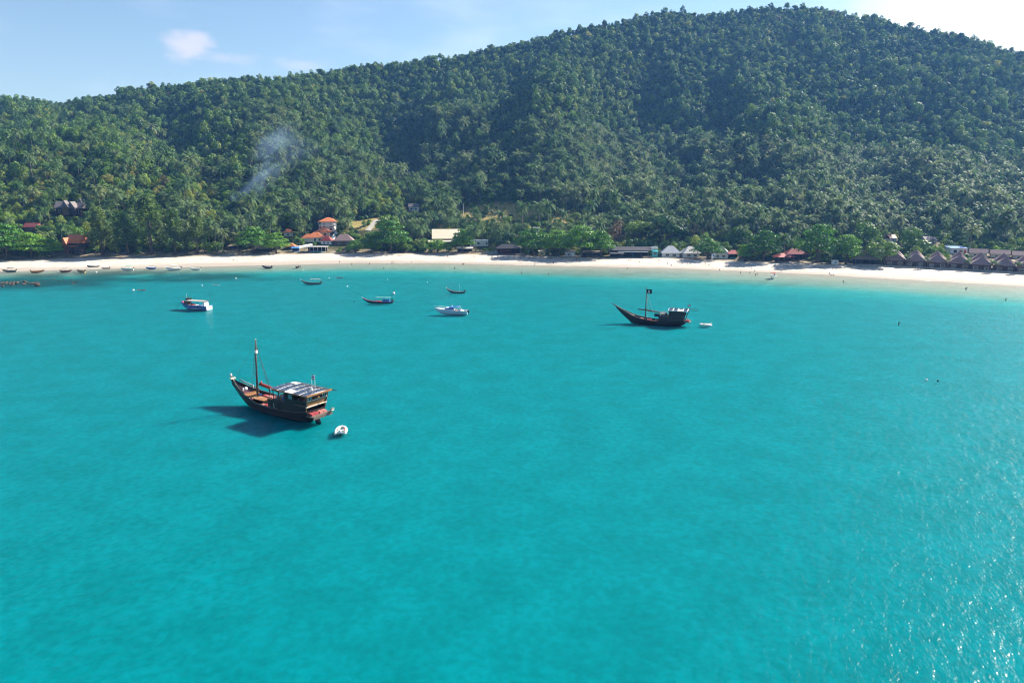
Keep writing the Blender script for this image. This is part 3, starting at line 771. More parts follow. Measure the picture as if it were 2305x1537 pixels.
def slab(name, label, cat, quads, mat, th=.5, kind=None):
    """a thick ramp or terrace through pixel corners on the land"""
    mb = MB()
    for q in quads:
        pts = [hit(*c) for c in q]
        zt = [Vector((p.x, p.y, p.z + .35)) for p in pts]; zb = [Vector((p.x, p.y, p.z - 1.5)) for p in pts]
        mb.add(zb + zt, [(3, 2, 1, 0), (4, 5, 6, 7), (0, 1, 5, 4), (1, 2, 6, 5), (2, 3, 7, 6), (3, 0, 4, 7)])
        xs = [c[0] for c in q]; ys = [c[1] for c in q]
        PROTECT.append((min(xs), min(ys) - 2, max(xs), max(ys), min(p.y for p in pts)))
    o = mb.build(name, mat); tag(o, label, cat); 
    if kind: o['kind'] = kind
    return o
slab('villa_terrace', 'pale stepped terrace wall running up beside the orange villa', 'terrace', [((663, 562), (706, 553), (712, 548), (668, 556)), ((742, 542), (750, 543), (767, 516), (761, 514))], WHITE)
o = house('beach_bar', 'flat pale awning beach bar with posts below the orange villa', 711, 569, 46, 13, 2, 6, 'flat', WHITE, GREYW, 0, .6, posts=6, cat='beach bar', trim=TEAL)
o = house('blue_stall', 'small stall draped in blue cloth beside the beach bar', 664, 568, 16, 8, 3, 3, 'shed', BLUE, BLUE, .1, .3, posts=2, cat='stall', trim=BLUE)
house('cottage', 'white cottage with red hipped roof right of the villa', 735, 551, 24, 8, 10, 6, 'hip', WHITE, REDT, -.1, .6, [(.3, .5, .16, .4), (.7, .5, .16, .4)], cat='cottage')
house('bungalow', 'brown hipped roof bungalow right of the red roofed cottage', 772, 552, 40, 9, 14, 8, 'hip', WOODB, BROWNT, .1, .9, [(.3, .5, .14, .4), (.7, .5, .14, .4)], cat='bungalow')
house('bungalow', 'brown roofed bungalow beside the large bright beach tree', 834, 553, 24, 9, 10, 7, 'hip', WOODB, BROWNT, -.1, .7, [(.5, .5, .2, .4)], cat='bungalow')
tag(slab('concrete_ramp', 'pale concrete ramp climbing behind the large bright beach tree', 'ramp', [((822, 520), (834, 521), (852, 498), (842, 496)), ((842, 496), (852, 499), (882, 493), (880, 490))], CONCRETE))
house('hill_house', 'small white house with blue shade and dark roof high on the slope', 931, 476, 22, 9, 7, 6, 'gable_x', WHITE, GREYT, .1, .6, [(.25, .55, .22, .5), (.68, .55, .22, .5)], (.48, .1, .7, BLUE))
o = house('hall', 'large hall with cream gabled sheet roof', 1003, 552, 60, 14, 20, 18, 'gable_x', WOODB, CREAMT, .10, 1.0, [(.2, .5, .1, .4), (.5, .5, .1, .4), (.8, .5, .1, .4)], cat='hall')
extra_roof(o, -2, -11, 2.8, 24, 3.6, 1.2, 'shed', CREAMT, .3, 'lower_roof')
house('flat_house', 'white flat-roofed house with dark window and pink door', 1078, 555, 40, 14, 1, 6, 'flat', WHITE, WHITE, .05, .15, [(.46, .5, .13, .35), (.92, .5, .08, .4)], (.13, .1, .6, PINK), trim=GREYW)
house('snack_bar', 'low open snack bar before the white flat-roofed house', 1046, 569, 34, 9, 3, 4, 'gable_x', WOODR, GREYW, 0, .5, posts=4, cat='snack bar')
slab('concrete_slipway', 'weathered grey concrete slipway beside the white flat-roofed house', 'slipway', [((1090, 572), (1122, 571), (1128, 555), (1110, 556))], CONCRETE)
o = house('beach_bar', 'dark roofed beach bar with red awning and wooden terrace', 1145, 576, 54, 14, 9, 7, 'hip', WOODR, BLACKT, 0, .9, posts=6, cat='beach bar', trim=WOODR)
mb = MB(); mb.box((-2.5, -4.6, 2.9), (7, 1.6, .14), rx=-.3); mb.build('awning', REDT, o)
house('hillside_box', 'small white cabin alone among trees on the middle slope', 1207, 521, 14, 8, 2, 4, 'flat', WHITE, WHITE, -.2, .15, [(.35, .5, .3, .4)], cat='cabin')
house('yellow_kiosk', 'small yellow kiosk under the shady beach grove', 1220, 577, 15, 10, 2, 3, 'shed', YELLOW, GREYW, 0, .3, [(.5, .6, .5, .4)], cat='kiosk')
house('shack', 'pale corrugated shack under the shady beach grove', 1284, 578, 22, 11, 2, 4, 'shed', GREYW, GREYT, 0, .3, [(.3, .5, .2, .4)], (.75, .2, .8, WHITE), cat='shack')
house('timber_deck_bar', 'low timber beach bar left of the long dark restaurant', 1333, 582, 44, 10, 3, 5, 'shed', WOODB, THATCH, 0, .5, posts=5, cat='beach bar', floor_m=WOODB)
o = house('restaurant', 'long dark roofed beach restaurant with pale fascia', 1418, 581, 90, 16, 7, 9, 'gable_x', WOODD, BLACKT, -.04, 1.0, posts=8, cat='restaurant', trim=WOODD, floor_m=CONCRETE)
mb = MB(); mb.box((2, -5.9, 4.15), (20, .12, .55)); mb.build('fascia', WHITE, o)
extra_roof(o, -9, -6.4, 2.9, 9, 3, .8, 'shed', GREYT, .2, 'porch_roof')
for i, (px, bl) in enumerate(((1400, 0), (1424, 1), (1444, 0))):
    p = hit(px, 583) ; t_ = thing('parasol', ['dark square parasol left of the other two at the long restaurant', 'blue square parasol in the middle before the long restaurant', 'dark square parasol right of the other two at the long restaurant'][i], 'parasol', p, .1, 'parasols of the restaurant')
    mb = MB(); mb.bar((0, 0, -.2), (0, 0, 2.7), .05, n=6); mb.build('pole', WHITE, t_)
    mb = MB(); mb.add([(-1.6, -1.6, 2.2), (1.6, -1.6, 2.2), (1.6, 1.6, 2.2), (-1.6, 1.6, 2.2), (0, 0, 2.95)], [(0, 1, 4), (1, 2, 4), (2, 3, 4), (3, 0, 4), (3, 2, 1, 0)]); mb.build('canopy', BLUE if bl else DARKC, t_)
p = hit(1473, 580); guard(1473, 580, 18, 28, p); k = mpp(p)
t_ = thing('billboard', 'white billboard on two posts right of the long restaurant', 'billboard', p + Vector((0, 2.0, 0)))
for sx in (-1, 1):
    mb = MB(); mb.bar((sx * 1.7, 0, -1), (sx * 1.7, 0, 6.2), .1, n=6); mb.build('post', CONCRETE, t_)
mb = MB(); mb.box((0, -.15, 6.4), (4.6, .16, 1.7)); mb.build('panel', WHITE, t_)
house('teal_booth', 'teal painted booth below the white billboard', 1474, 580, 13, 13, 3, 2.2, 'shed', TEAL, TEAL, 0, .25, [(.5, .7, .6, .3)], cat='booth')
o = house('white_hut', 'white hipped beach hut, left of the two white huts', 1512, 579, 38, 9, 15, 8, 'hip', WHITE, WHITET, -.15, 1.0, [(.3, .55, .2, .5), (.7, .55, .2, .5)], cat='beach hut')
house('white_hut', 'white gabled beach hut, right of the two white huts', 1556, 580, 36, 9, 15, 8, 'hip', WHITE, GREYW, .1, .9, [(.3, .55, .2, .5), (.7, .55, .2, .5)], cat='beach hut')
o = house('white_hut', 'grey and white peaked tent hut beside the red canopy bar', 1626, 583, 32, 12, 15, 8, 'hip', WHITE, GREYW, -.3, .7, [(.3, .5, .18, .4), (.7, .5, .18, .4)], cat='beach hut')
mb = MB(); mb.add([(0, 0, -.5), (.06, 0, -.5), (.06, .06, -.5), (0, .06, -.5), (0, 0, 5.2), (.06, 0, 5.2), (.06, .06, 5.2), (0, .06, 5.2)], [(0, 1, 5, 4), (1, 2, 6, 5), (2, 3, 7, 6), (3, 0, 4, 7), (4, 5, 6, 7)])
p = hit(1598, 587); t_ = thing('feather_banner', 'white and blue triangular feather banner on the sand', 'banner', p + Vector((0, -3, -.3)))
mb.build('pole', WHITE, t_)
mb = MB(); mb.prism([(.1, .8), (1.0, 1.2), (2.4, 5.1), (.1, 4.2)], 'y', -.02, .02); mb.build('cloth', WHITE, t_)
mb = MB(); mb.prism([(.7, 2.6), (1.4, 2.7), (1.7, 4.1), (.9, 4.2)], 'y', -.035, .035); mb.build('print', BLUE, t_)
o = house('beach_bar', 'red canopy bar with teal counter beside the tent hut', 1652, 583, 26, 11, 8, 5, 'hip', WOODR, REDT, 0, .9, posts=3, cat='beach bar', trim=TEAL)
o = house('pavilion', 'red tent roof beach pavilion, front one right of the round tree', 1768, 592, 38, 12, 8, 6, 'hip', WOODR, REDT, .1, .9, posts=4, cat='pavilion')
house('pavilion', 'taller red roofed pavilion behind the front red tent roof', 1793, 588, 40, 15, 12, 7, 'hip', WOODR, REDT, -.1, .9, posts=4, cat='pavilion')
o = house('thatched_hut', 'grey thatched beach hut left of the brown bungalows', 1953, 601, 46, 14, 19, 8, 'hip', WOODB, THATCH, -.25, 1.2, posts=4, cat='hut')
o = house('white_board', 'white notice shelter under the wide bright beach tree', 1880, 597, 14, 9, 1, 1.5, 'flat', WHITE, WHITE, 0, .1, cat='shelter', wins=[(.5, .5, .3, .3)])

# brown bungalows on the right
ordn = ['first', 'second', 'third', 'fourth', 'fifth', 'sixth', 'seventh']
for i, (px, py, w) in enumerate(((2022, 600, 37), (2068, 602, 37), (2117, 604.5, 38), (2167, 607, 40), (2217, 610, 37), (2270, 613, 37), (2322, 616, 40))):
    o = house('bungalow', '%s brown bungalow from the left in the seafront row' % ordn[i], px, py, w, 14, 17, 7.5, 'hip', WOODM, BROWNT, -.55, .8, [(.22, .5, .2, .45), (.78, .5, .2, .45)], (.5, .16, .75, WOODD), cat='bungalow', group='brown seafront bungalows', ridge=.1)
    extra_roof(o, -.5, 8.4, 4.6, 8.0, 6.0, 4.6, 'hip', BROWNT, .8, 'rear_roof', WOODB, 4.4, ridge=.1)
    mb = MB(); mb.box((0, -4.6, .3), (8, 1.8, .2)); mb.build('porch_floor', WOODB, o)
    for sx in (-1, 1):
        mb = MB(); mb.bar((sx * 4.4, -4.4, -.6), (sx * 4.4, -4.4, 3.2), .12, n=6); mb.build('post', WOODR, o)
for i, (px, py, w) in enumerate(((2208, 579, 32), (2257, 581, 34), (2308, 584, 36))):
    house('bungalow', ['left', 'middle', 'right'][i] + ' dark purple roofed bungalow in the rear row', px, py, w, 8, 9, 6, 'gable_x', CREAM, BROWNT, -.5, .6, [(.3, .5, .14, .4), (.7, .5, .14, .4)], cat='bungalow', group='bungalows of the rear row')
house('shed', 'small pale shed with pink roof among trees behind the thatched hut', 2008, 545, 18, 8, 8, 5, 'gable_x', WHITE, MAROON, .3, .5, [(.5, .5, .2, .4)], cat='shed')
house('workshop', 'grey roofed workshop behind the third brown bungalow', 2094, 551, 26, 9, 8, 6, 'gable_x', GREYW, GREYT, .1, .5, [(.3, .5, .15, .4), (.7, .5, .15, .4)], cat='workshop')
house('roadside_shop', 'long roadside shop with blue awning behind the fourth bungalow', 2158, 571, 38, 12, 3, 6, 'shed', WHITE, BLUE, .05, .5, [(.25, .45, .2, .5), (.6, .45, .2, .5)], (.85, .12, .7, REDT), cat='shop')

# sea wall along the bungalows
def sea_wall():
    xs = np.arange(P(1925, 597, BZ).x, 420, 3.0); mb = MB(); pts = [(x, float(back_y(x)) - .6) for x in xs]
    zb = [float(beach_z(x, y)) for x, y in pts]
    for (xa, ya), (xb, yb) in zip(pts[:-1], pts[1:]):
        v = [(xa, ya, .8), (xb, yb, .8), (xb, yb + .5, .8), (xa, ya + .5, .8), (xa, ya, BZ + .75), (xb, yb, BZ + .75), (xb, yb + .5, BZ + .75), (xa, ya + .5, BZ + .75)]
        mb.add(v, [(4, 5, 6, 7), (0, 1, 5, 4), (2, 3, 7, 6)])
    tag(mb.build('sea_wall', CONCRETE), 'low grey concrete wall between the sand and the brown bungalows', 'wall')
sea_wall()
p = hit(1043, 487); guard(1043, 487, 6, 27, p)
t_ = thing('utility_pole', 'white utility pole on the dry slope above the cream roof', 'pole', p)
mb = MB(); mb.bar((0, 0, -1), (0, 0, 11), .22, .16, 7); mb.build('shaft', WHITE, t_)
mb = MB(); mb.box((0, 0, 10.2), (1.8, .14, .14)); mb.build('crossarm', CONCRETE, t_)

# ------------------------------------------------------------------ boats
HULLD = paint('black_brown_hull', (.019, .014, .012), .5, .4, 1.2, .25, stretch=(.5, 3, 6))
WALE = paint('worn_wale', (.125, .10, .085), .7, .4, 3.0)
DECKW = paint('teak_deck', (.19, .14, .10), .75, .35, 3.0, .2, stretch=(.6, 6, 1))
ORW = paint('varnished_wood', (.32, .15, .06), .45, .3, 2.0)
REDC = paint('red_cushion', (.34, .045, .055), .8, .3, 3.0)
PINKC = paint('pink_cushion', (.40, .16, .14), .8, .3, 3.0)
PURP = paint('purple_red_paint', (.10, .035, .055), .6, .3, 2.0)
PANEL = paint('solar_cell', (.05, .06, .095), .2, .3, 4.0, spec=.7)
ROPE = paint('dark_rope', (.05, .045, .04), .8, .2, 4.0)
ROPEP = paint('pale_rope', (.55, .50, .42), .8, .2, 4.0)
WHITEG = paint('white_gelcoat', (.78, .78, .77), .25, .08, 1.0, spec=.5)
BOATB = paint('boat_blue', (.035, .13, .42), .4, .25, 1.2)
BOATLB = paint('boat_light_blue', (.25, .45, .68), .4, .2, 1.2)
BOATR = paint('boat_red', (.52, .05, .04), .45, .25, 1.2)
BOATG = paint('boat_grey_green', (.16, .21, .20), .55, .3, 1.2)
BOATO = paint('boat_orange', (.50, .22, .08), .5, .25, 1.2)
BOATY = paint('boat_ochre', (.36, .26, .10), .55, .25, 1.2)
RUBBER = paint('pale_inflatable_rubber', (.70, .64, .60), .55, .12, 2.0)
ENG = paint('engine_black', (.02, .02, .022), .35, .2, 2.0)
TARP = paint('grey_tarpaulin', (.30, .29, .27), .7, .25, 1.5)
TEALC = paint('teal_canopy', (.12, .34, .33), .6, .25, 1.5)
FLAGB = paint('black_flag', (.012, .012, .015), .8, .2, 2.0)
FLAGW = paint('flag_white', (.75, .75, .75), .8, .08, 2.0)
FLAGR = paint('flag_red', (.50, .02, .03), .8, .1, 2.0)
FLAGN = paint('flag_navy', (.02, .025, .16), .8, .1, 2.0)

def lerp_st(st, x):
    xs = [s[0] for s in st]
    return [float(np.interp(x, xs, [s[k] for s in st])) for k in (1, 2, 3)]
def smooth_st(st, n=30):
    """resample hull stations (x, half beam, rail z, keel z) with smooth curves"""
    xs = np.array([s[0] for s in st]); out = []
    for x in np.linspace(xs[0], xs[-1], n):
        w = np.exp(-((xs[:, None] * 0 + 0)))
        vals = []
        for k in (1, 2, 3):
            f = lambda q: np.interp(q, xs, [s[k] for s in st])
            vals.append(float(.5 * f(x) + .25 * f(max(xs[0], x - .6)) + .25 * f(min(xs[-1], x + .6))))
        out.append((float(x), *vals))
    return out
def hull(mb, st, nv=8, full=.42, mi=0, mi_low=None, z_low=0):
    n = len(st); V = []
    for (x, hb, zr, zk) in st:
        for sgn in (1, -1):
            for j in range(nv):
                v = j / (nv - 1); y = hb * (v ** full) * (.93 + .07 * v); z = zk + (zr - zk) * v
                V.append((x, sgn * y, z))
    F = []; w = 2 * nv
    for i in range(n - 1):
        for j in range(nv - 1):
            a = i * w + j; F.append((a, a + w, a + w + 1, a + 1))
            a = i * w + nv + j; F.append((a, a + 1, a + w + 1, a + w))
    mb.add(V, F, mi, True)
    mb.add(V[:w], [tuple(range(nv)) + tuple(range(2 * nv - 1, nv - 1, -1))], mi)
    return mb
def deck(mb, st, x0, x1, drop, inset=.12, mi=0, n=14, full=.42):
    V = []; 
    for x in np.linspace(x0, x1, n):
        hb, zr, zk = lerp_st(st, x); z = zr - drop; v = max(.02, (z - zk) / max(zr - zk, .05)); y = max(.02, hb * v ** full * (.93 + .07 * v) - .02)
        V += [(x, y, z), (x, -y, z)]
    mb.add(V, [(2 * i, 2 * i + 2, 2 * i + 3, 2 * i + 1) for i in range(n - 1)], mi)
    return mb
def rail_pts(st, sgn, f=1.0, out=0.02, x0=None, x1=None, full=.42):
    pts = []
    for (x, hb, zr, zk) in st:
        if (x0 is not None and x < x0) or (x1 is not None and x > x1): continue
        z = zk + (zr - zk) * f; y = hb * f ** full * (.93 + .07 * f) + out
        pts.append((x, sgn * y, z))
    return pts
def strake(st, f, r, mat, parent, name, x0=None, x1=None):
    mb = MB()
    for s in (1, -1): mb.tube(rail_pts(st, s, f, .02, x0, x1), r, 5)
    return mb.build(name, mat, parent)
def lvl(st, z, x0, x1, r, mat, parent, name):
    mb = MB()
    for s in (1, -1):
        pts = []
        for (x, hb, zr, zk) in st:
            if x0 <= x <= x1 and zr > z > zk:
                v = (z - zk) / (zr - zk); pts.append((x, s * (hb * v ** .42 * (.93 + .07 * v) + .015), z))
        if len(pts) > 2: mb.tube(pts, r, 5)
    return mb.build(name, mat, parent)
def flag_cloth(mb, p, l, h, waves=.08, n=8, d=(1, 0), z0=0.0, z1=1.0, mi=0):
    V = []
    for i in range(n + 1):
        t = i / n; off = math.sin(t * 7) * waves * t
        x = p[0] + d[0] * l * t - d[1] * off; y = p[1] + d[1] * l * t + d[0] * off
        V += [(x, y, p[2] + h * z0 - .12 * t * l * .3), (x, y, p[2] + h * z1 - .12 * t * l * .3)]
    mb.add(V, [(2 * i, 2 * i + 2, 2 * i + 3, 2 * i + 1) for i in range(n)], mi, True)
def tri_flag(parent, p, l, h, d):
    f = MB(); flag_cloth(f, p, l, h, d=d, z0=1 / 3, z1=2 / 3); o = f.build('flag', FLAGN, parent)
    for a, b in ((1 / 6, 1 / 3), (2 / 3, 5 / 6)):
        m = MB(); flag_cloth(m, p, l, h, d=d, z0=a, z1=b); m.build('white_stripe', FLAGW, o)
    for a, b in ((0, 1 / 6), (5 / 6, 1)):
        m = MB(); flag_cloth(m, p, l, h, d=d, z0=a, z1=b); m.build('red_stripe', FLAGR, o)

def cushion(parent, c, d, mat, name='cushion', rz=0):
    MB().box(c, d, rz, top=(.9, .9)).build(name, mat, parent)
def sheet(mb, V, nx, mi=0):
    ny = len(V) // nx
    mb.add(V, [(j * nx + i, j * nx + i + 1, (j + 1) * nx + i + 1, (j + 1) * nx + i) for j in range(ny - 1) for i in range(nx - 1)], mi, True)
def cabin_side(st, x0, x1, z0f, z1, s, th=.10, flare=0.0):
    """side wall that follows the hull plan between x0 and x1 from z0f(x) up to z1; returns MB"""
    mb = MB(); xs = np.linspace(x0, x1, 9); V = []
    for k, off in enumerate((0, -th)):
        for x in xs:
            hb, zr, zk = lerp_st(st, x); V += [(x, s * (hb - .02 + off), z0f(x)), (x, s * (hb + .05 + off + flare), z1)]
    n = len(xs); F = []
    for i in range(n - 1):
        a = 2 * i; F += [(a, a + 2, a + 3, a + 1)]; b = 2 * n + 2 * i; F += [(b, b + 1, b + 3, b + 2)]
        F += [(a + 1, a + 3, b + 3, b + 1), (a, b, b + 2, a + 2)]
    F += [(0, 1, 2 * n + 1, 2 * n), (2 * n - 2, 4 * n - 2, 4 * n - 1, 2 * n - 1)]
    mb.add(V, F); return mb
def solar_roof(o, x0, x1, hw, z, cols, rows, camber=.28, roofmat=None, skip=()):
    nx, ny = 6, 9; V = []; mb = MB()
    for y in np.linspace(-hw, hw, ny):
        for x in np.linspace(x0, x1, nx): V.append((x, y, z + camber * (1 - (y / hw) ** 2)))
    Vb = [(x, y, q - .14) for x, y, q in V]
    sheet(mb, V, nx); sheet(mb, Vb, nx)
    ring = [i for i in range(nx)] + [nx * j + nx - 1 for j in range(1, ny)] + [nx * (ny - 1) + i for i in range(nx - 2, -1, -1)] + [nx * j for j in range(ny - 2, 0, -1)]
    mb.add([V[i] for i in ring] + [Vb[i] for i in ring], [(i, (i + 1) % len(ring), len(ring) + (i + 1) % len(ring), len(ring) + i) for i in range(len(ring))])
    r = mb.build('roof', roofmat or TARP, o)
    cw = (x1 - x0) / cols; rw = 2 * hw / rows
    for i in range(cols):
        for j in range(rows):
            if (i, j) in skip: continue
            cx = x0 + cw * (i + .5); cy0 = -hw + rw * j + .16; cy1 = -hw + rw * (j + 1) - .16
            za, zb = (z + camber * (1 - (q / hw) ** 2) + .05 for q in (cy0, cy1))
            a, b = cx - cw / 2 + .2, cx + cw / 2 - .2
            m = MB(); top = [(a, cy0, za + .04), (b, cy0, za + .04), (b, cy1, zb + .04), (a, cy1, zb + .04)]
            m.add([(x, y, q - .05) for x, y, q in top] + top, [(4, 5, 6, 7), (0, 1, 5, 4), (1, 2, 6, 5), (2, 3, 7, 6), (3, 0, 4, 7)]); m.build('solar_panel', PANEL, r)
    return r

def pirate_ship_near():
    st = smooth_st([(-11.2, 2.35, 2.3, .55), (-9.6, 2.65, 2.0, -.5), (-6, 2.95, 1.75, -1), (-1, 3.05, 1.65, -1.1), (3, 2.95, 1.8, -1.1), (6, 2.5, 2.15, -1), (8.5, 1.9, 2.5, -.8), (10.8, 1.25, 3.0, .1), (13.2, .6, 3.7, 1.6), (15.0, .24, 4.3, 3.1)], 40)
    c = (P(542, 917) + P(689.5, 956)) / 2; hd = math.atan2(P(542, 917).y - P(689.5, 956).y, P(542, 917).x - P(689.5, 956).x)
    side = Vector((-math.sin(hd), math.cos(hd), 0))       # port of heading faces the camera, so the centre line lies to starboard
    c = c - side * 2.6 if (c - side * 2.6).y > c.y else c + side * 2.6
    c = c + Vector((math.cos(hd), math.sin(hd), 0)) * 1.1
    o = thing('wooden_sailing_ship', 'large dark wooden junk with tall mast and solar roof, nearest boat', 'ship', (c.x, c.y, 0), hd)
    h = hull(MB(), st).build('hull', HULLD, o)
    strake(st, 1.0, .10, WALE, h, 'rail_cap', None, 13.2)
    strake(st, .80, .07, HULLD, h, 'wale', None, 12.5); strake(st, .62, .06, HULLD, h, 'wale', -9, 11); strake(st, .90, .05, HULLD, h, 'wale', None, 12)
    lvl(st, .10, -9.4, 9.2, .06, WALE, h, 'waterline_band')
    MB().prism([(10.0, -.4), (15.0, 4.0), (15.4, 5.0), (15.15, 5.05), (14.6, 4.3), (9.6, -.4)], 'y', -.14, .14).build('stem_post', WALE, h)
    MB().ball((15.3, 0, 4.95), (.28, .25, .4), 8, 6).build('figurehead', WHITEG, o)
    MB().box((14.7, 0, 4.4), (.5, 1.2, .25)).build('bow_beam', ROPEP, o)
    deck(MB(), st, -11, 9.0, .70).build('deck', DECKW, o)
    deck(MB(), st, 9.0, 14.4, .45).build('foredeck', PURP, o)
    MB().box((9.0, 0, 2.2), (.12, 3.0, .5)).build('foredeck_step', ORW, o)
    MB().box((8.2, .2, 2.2), (1.1, 2.9, .18)).build('bow_bench', ORW, o)
    # mast and rigging
    mt = MB().tube([(6.8, 0, 0), (6.4, 0, 7), (5.9, 0, 13.0)], [.24, .20, .11], 10).build('mast', WALE, o)
    MB().box((6.05, 0, 10.7), (.5, .5, .55)).build('mast_block', WHITEG, mt); MB().ball((5.9, 0, 13.05), .16).build('mast_cap', ROPEP, mt)
    for a in (((5.95, 0, 12.5), (1.6, .3, 2.4)), ((5.97, 0, 12.3), (5.4, 2.5, 2.0)), ((5.97, 0, 12.3), (5.4, -2.5, 2.0))): MB().bar(a[0], a[1], .035, n=4).build('stay', ROPE, o)
    MB().bar((5.97, 0, 12.3), (14.4, 0, 4.3), .018, n=4).build('forestay', ROPEP, o)
    MB().bar((6.3, -.3, 4.2), (-.6, -.2, 3.6), .13, .1, 8).build('boom', WOODB, o)
    MB().tube([(6.2, -.3, 4.5), (4.6, -.3, 4.35), (2.4, -.25, 4.15), (.0, -.2, 3.9)], [.16, .26, .24, .1], 8).build('furled_sail', BOATR, o)
    MB().tube([(5.6, -.3, 4.4), (5.5, -.3, 5.1)], [.28, .08], 8).build('sail_end', BOATR, o)
    for x in (.3, 3.0): MB().bar((x, -.25, .7), (x, -.25, 4.0), .08, n=6).build('boom_post', WOODD, o)
    for s in (1, -1):
        for q in (-.7, .7): MB().bar((5.99, 0, 11.9), (5.4 + q, s * 2.5, 2.1), .022, n=4).build('shroud', ROPE, o)
    for (x, y, r_) in ((7.4, 1.2, .3), (2.9, 1.9, .25), (9.4, -.8, .28), (-.9, 2.2, .3)): MB().tube([(x + r_ * math.cos(t), y + r_ * math.sin(t), lerp_st(st, x)[1] - .6) for t in np.linspace(0, 6.2, 9)], .07, 5).build('rope_coil', ROPEP, o)
    for (x, y) in ((3.2, -2.2), (7.6, -1.4)): MB().bar((x, y, 1.2), (x, y, 1.95), .26, n=8).build('barrel', BOATB, o)
    # deck furniture
    hb_ = MB().box((4.0, 1.0, 1.55), (3.2, 1.7, 1.0)).build('deckhouse', HULLD, o)
    MB().box((4.0, 1.0, 2.12), (3.4, 1.9, .1)).build('deckhouse_top', ORW, hb_)
    MB().box((4.0, -1.3, 1.4), (2.2, 1.3, .7)).build('locker', WOODB, o)
    for (x, y, z, w, d, m) in ((4.0, -1.3, 1.92, 2.0, 1.2, PINKC), (1.4, 1.7, 1.35, 1.5, 1.0, REDC), (1.7, -1.3, 1.35, 1.6, 1.1, REDC), (.2, -1.6, 1.3, 1.3, 1.0, PINKC), (5.9, 1.4, 1.75, .9, 1.0, REDC), (-.2, 1.5, 1.3, 1.1, .9, PINKC), (6.0, -1.5, 1.8, 1.2, .9, REDC), (.9, .3, 1.3, .9, .9, PINKC), (2.3, .0, 1.35, .9, .7, REDC), (2.2, 2.1, 1.5, .8, .5, PINKC), (-.3, -.4, 1.3, .9, .8, REDC)):
        cushion(o, (x, y, z), (w, d, .3), m)
    for (x, y) in ((.3, .7), (2.6, -.9)):
        t_ = MB().box((x, y, 1.8), (1.3, .9, .08)).build('table', ORW, o); MB().box((x, y, 1.4), (.2, .2, .75)).build('table_leg', WOODD, t_)
    MB().ball((10.2, .2, 3.0), (.3, .45, .35)).build('windlass', WHITEG, o)
    for s in (1, -1): MB().bar((9.6, s * 1.25, 2.9), (9.6, s * 1.25, 3.5), .12, n=6).build('bollard', WHITEG, o)
    for s in (1, -1): MB().tube([(8.6, s * 1.88, 2.7), (10.8, s * 1.25, 3.45), (13.2, s * .62, 4.2)], .12, 5).build('bow_rail', HULLD, o)
    MB().tube([(10.2, -1.4, 3.4), (11.6, -.95, 3.8), (13.0, -.6, 4.3)], .06, 5).build('rope_coil', ROPEP, o)
    # after house: lower wall, open upper storey, roof
    rail = lambda x: lerp_st(st, x)[1] - .05
    for s in (1, -1):
        w = cabin_side(st, -11.0, -.6, rail, 3.35, s).build('lower_wall', HULLD, o)
        for j in range(5):
            z = 1.95 + .28 * j; m = MB(); pts = []
            for x in np.linspace(-10.9, -.8, 8):
                hb = lerp_st(st, x)[0]; pts.append((x, s * (hb + .03 + .05 * (z - 1.7) / 1.7), z))
            m.tube(pts, .03, 4); m.build('plank', HULLD, w)
        for x in (-2.3, -4.0):
            hb = lerp_st(st, x)[0]; MB().box((x, s * (hb + .03), 2.3), (1.1, .12, 1.15)).build('side_port', DARKIN, w)
        hb = lerp_st(st, -2.3)[0]; MB().box((-2.55, s * (hb + .08), 2.3), (.10, .08, 1.0)).build('port_frame', WHITEG, w)
        up = cabin_side(st, -11.6, -5.6, lambda x: 3.36, 4.15, s, flare=.04).build('upper_wall', HULLD, o)
        cabin_side(st, -11.9, -5.6, lambda x: 4.95, 5.25, s, flare=.08).build('top_beam', HULLD, o)
        for x in (-11.6, -9.9, -8.2, -7.9, -6.6, -5.7):
            hb = lerp_st(st, max(x, -11.2))[0]; MB().box((x, s * (hb + .03), 4.55), (.22, .14, .84)).build('window_post', HULLD, up)
        hb = lerp_st(st, -7.3)[0]; f = MB().box((-7.25, s * (hb + .02), 4.55), (1.1, .06, .8)).build('side_window', TEALC, up)
        for q in (-.25, .25): MB().box((-7.25 + q, s * (hb + .06), 4.55), (.05, .05, .8)).build('glazing_bar', WOODD, f)
        for x in (-2.3, -4.0):
            MB().bar((x, s * 2.85, 3.3), (x, s * 2.95, 5.25), .09, n=6).build('roof_post', WOODD, o)
        MB().box((-3.2, s * 2.9, 3.9), (2.3, .06, .08)).build('guard_rail', WOODD, o)
    MB().box((-6.3, 0, 3.28), (9.4, 5.6, .12)).build('upper_deck', DECKW, o)
    MB().box((-1.7, 0, 2.3), (.12, 5.6, 1.9)).build('front_bulkhead', WOODD, o)
    MB().box((-5.7, 0, 4.3), (.1, 5.4, 1.9)).build('cabin_front', HULLD, o)
    for (x, y, m, d) in ((-3.2, 1.6, ORW, (1.5, 1.2, .5)), (-4.6, 1.9, BOATB, (.8, .9, .6)), (-8.9, 1.5, PINKC, (1.6, 1.3, .7)), (-3.3, -1.5, REDC, (1.4, 1.2, .4)), (-9.5, -1.2, ORW, (1.5, 1.5, .8)), (-2.4, .4, ORW, (.9, 1.4, .45))):
        cushion(o, (x, y, 3.34 + d[2] / 2), d, m, 'deck_seat')
    # stern
    MB().box((-11.4, 0, 3.65), (.14, 4.9, 1.0), ry=-.25).build('stern_panel', ORW, o)
    MB().box((-11.35, 0, 3.12), (.34, 5.1, .16)).build('stern_beam', ROPEP, o)
    MB().box((-11.6, 0, 4.22), (.3, 5.1, .10)).build('stern_sill', ROPEP, o)
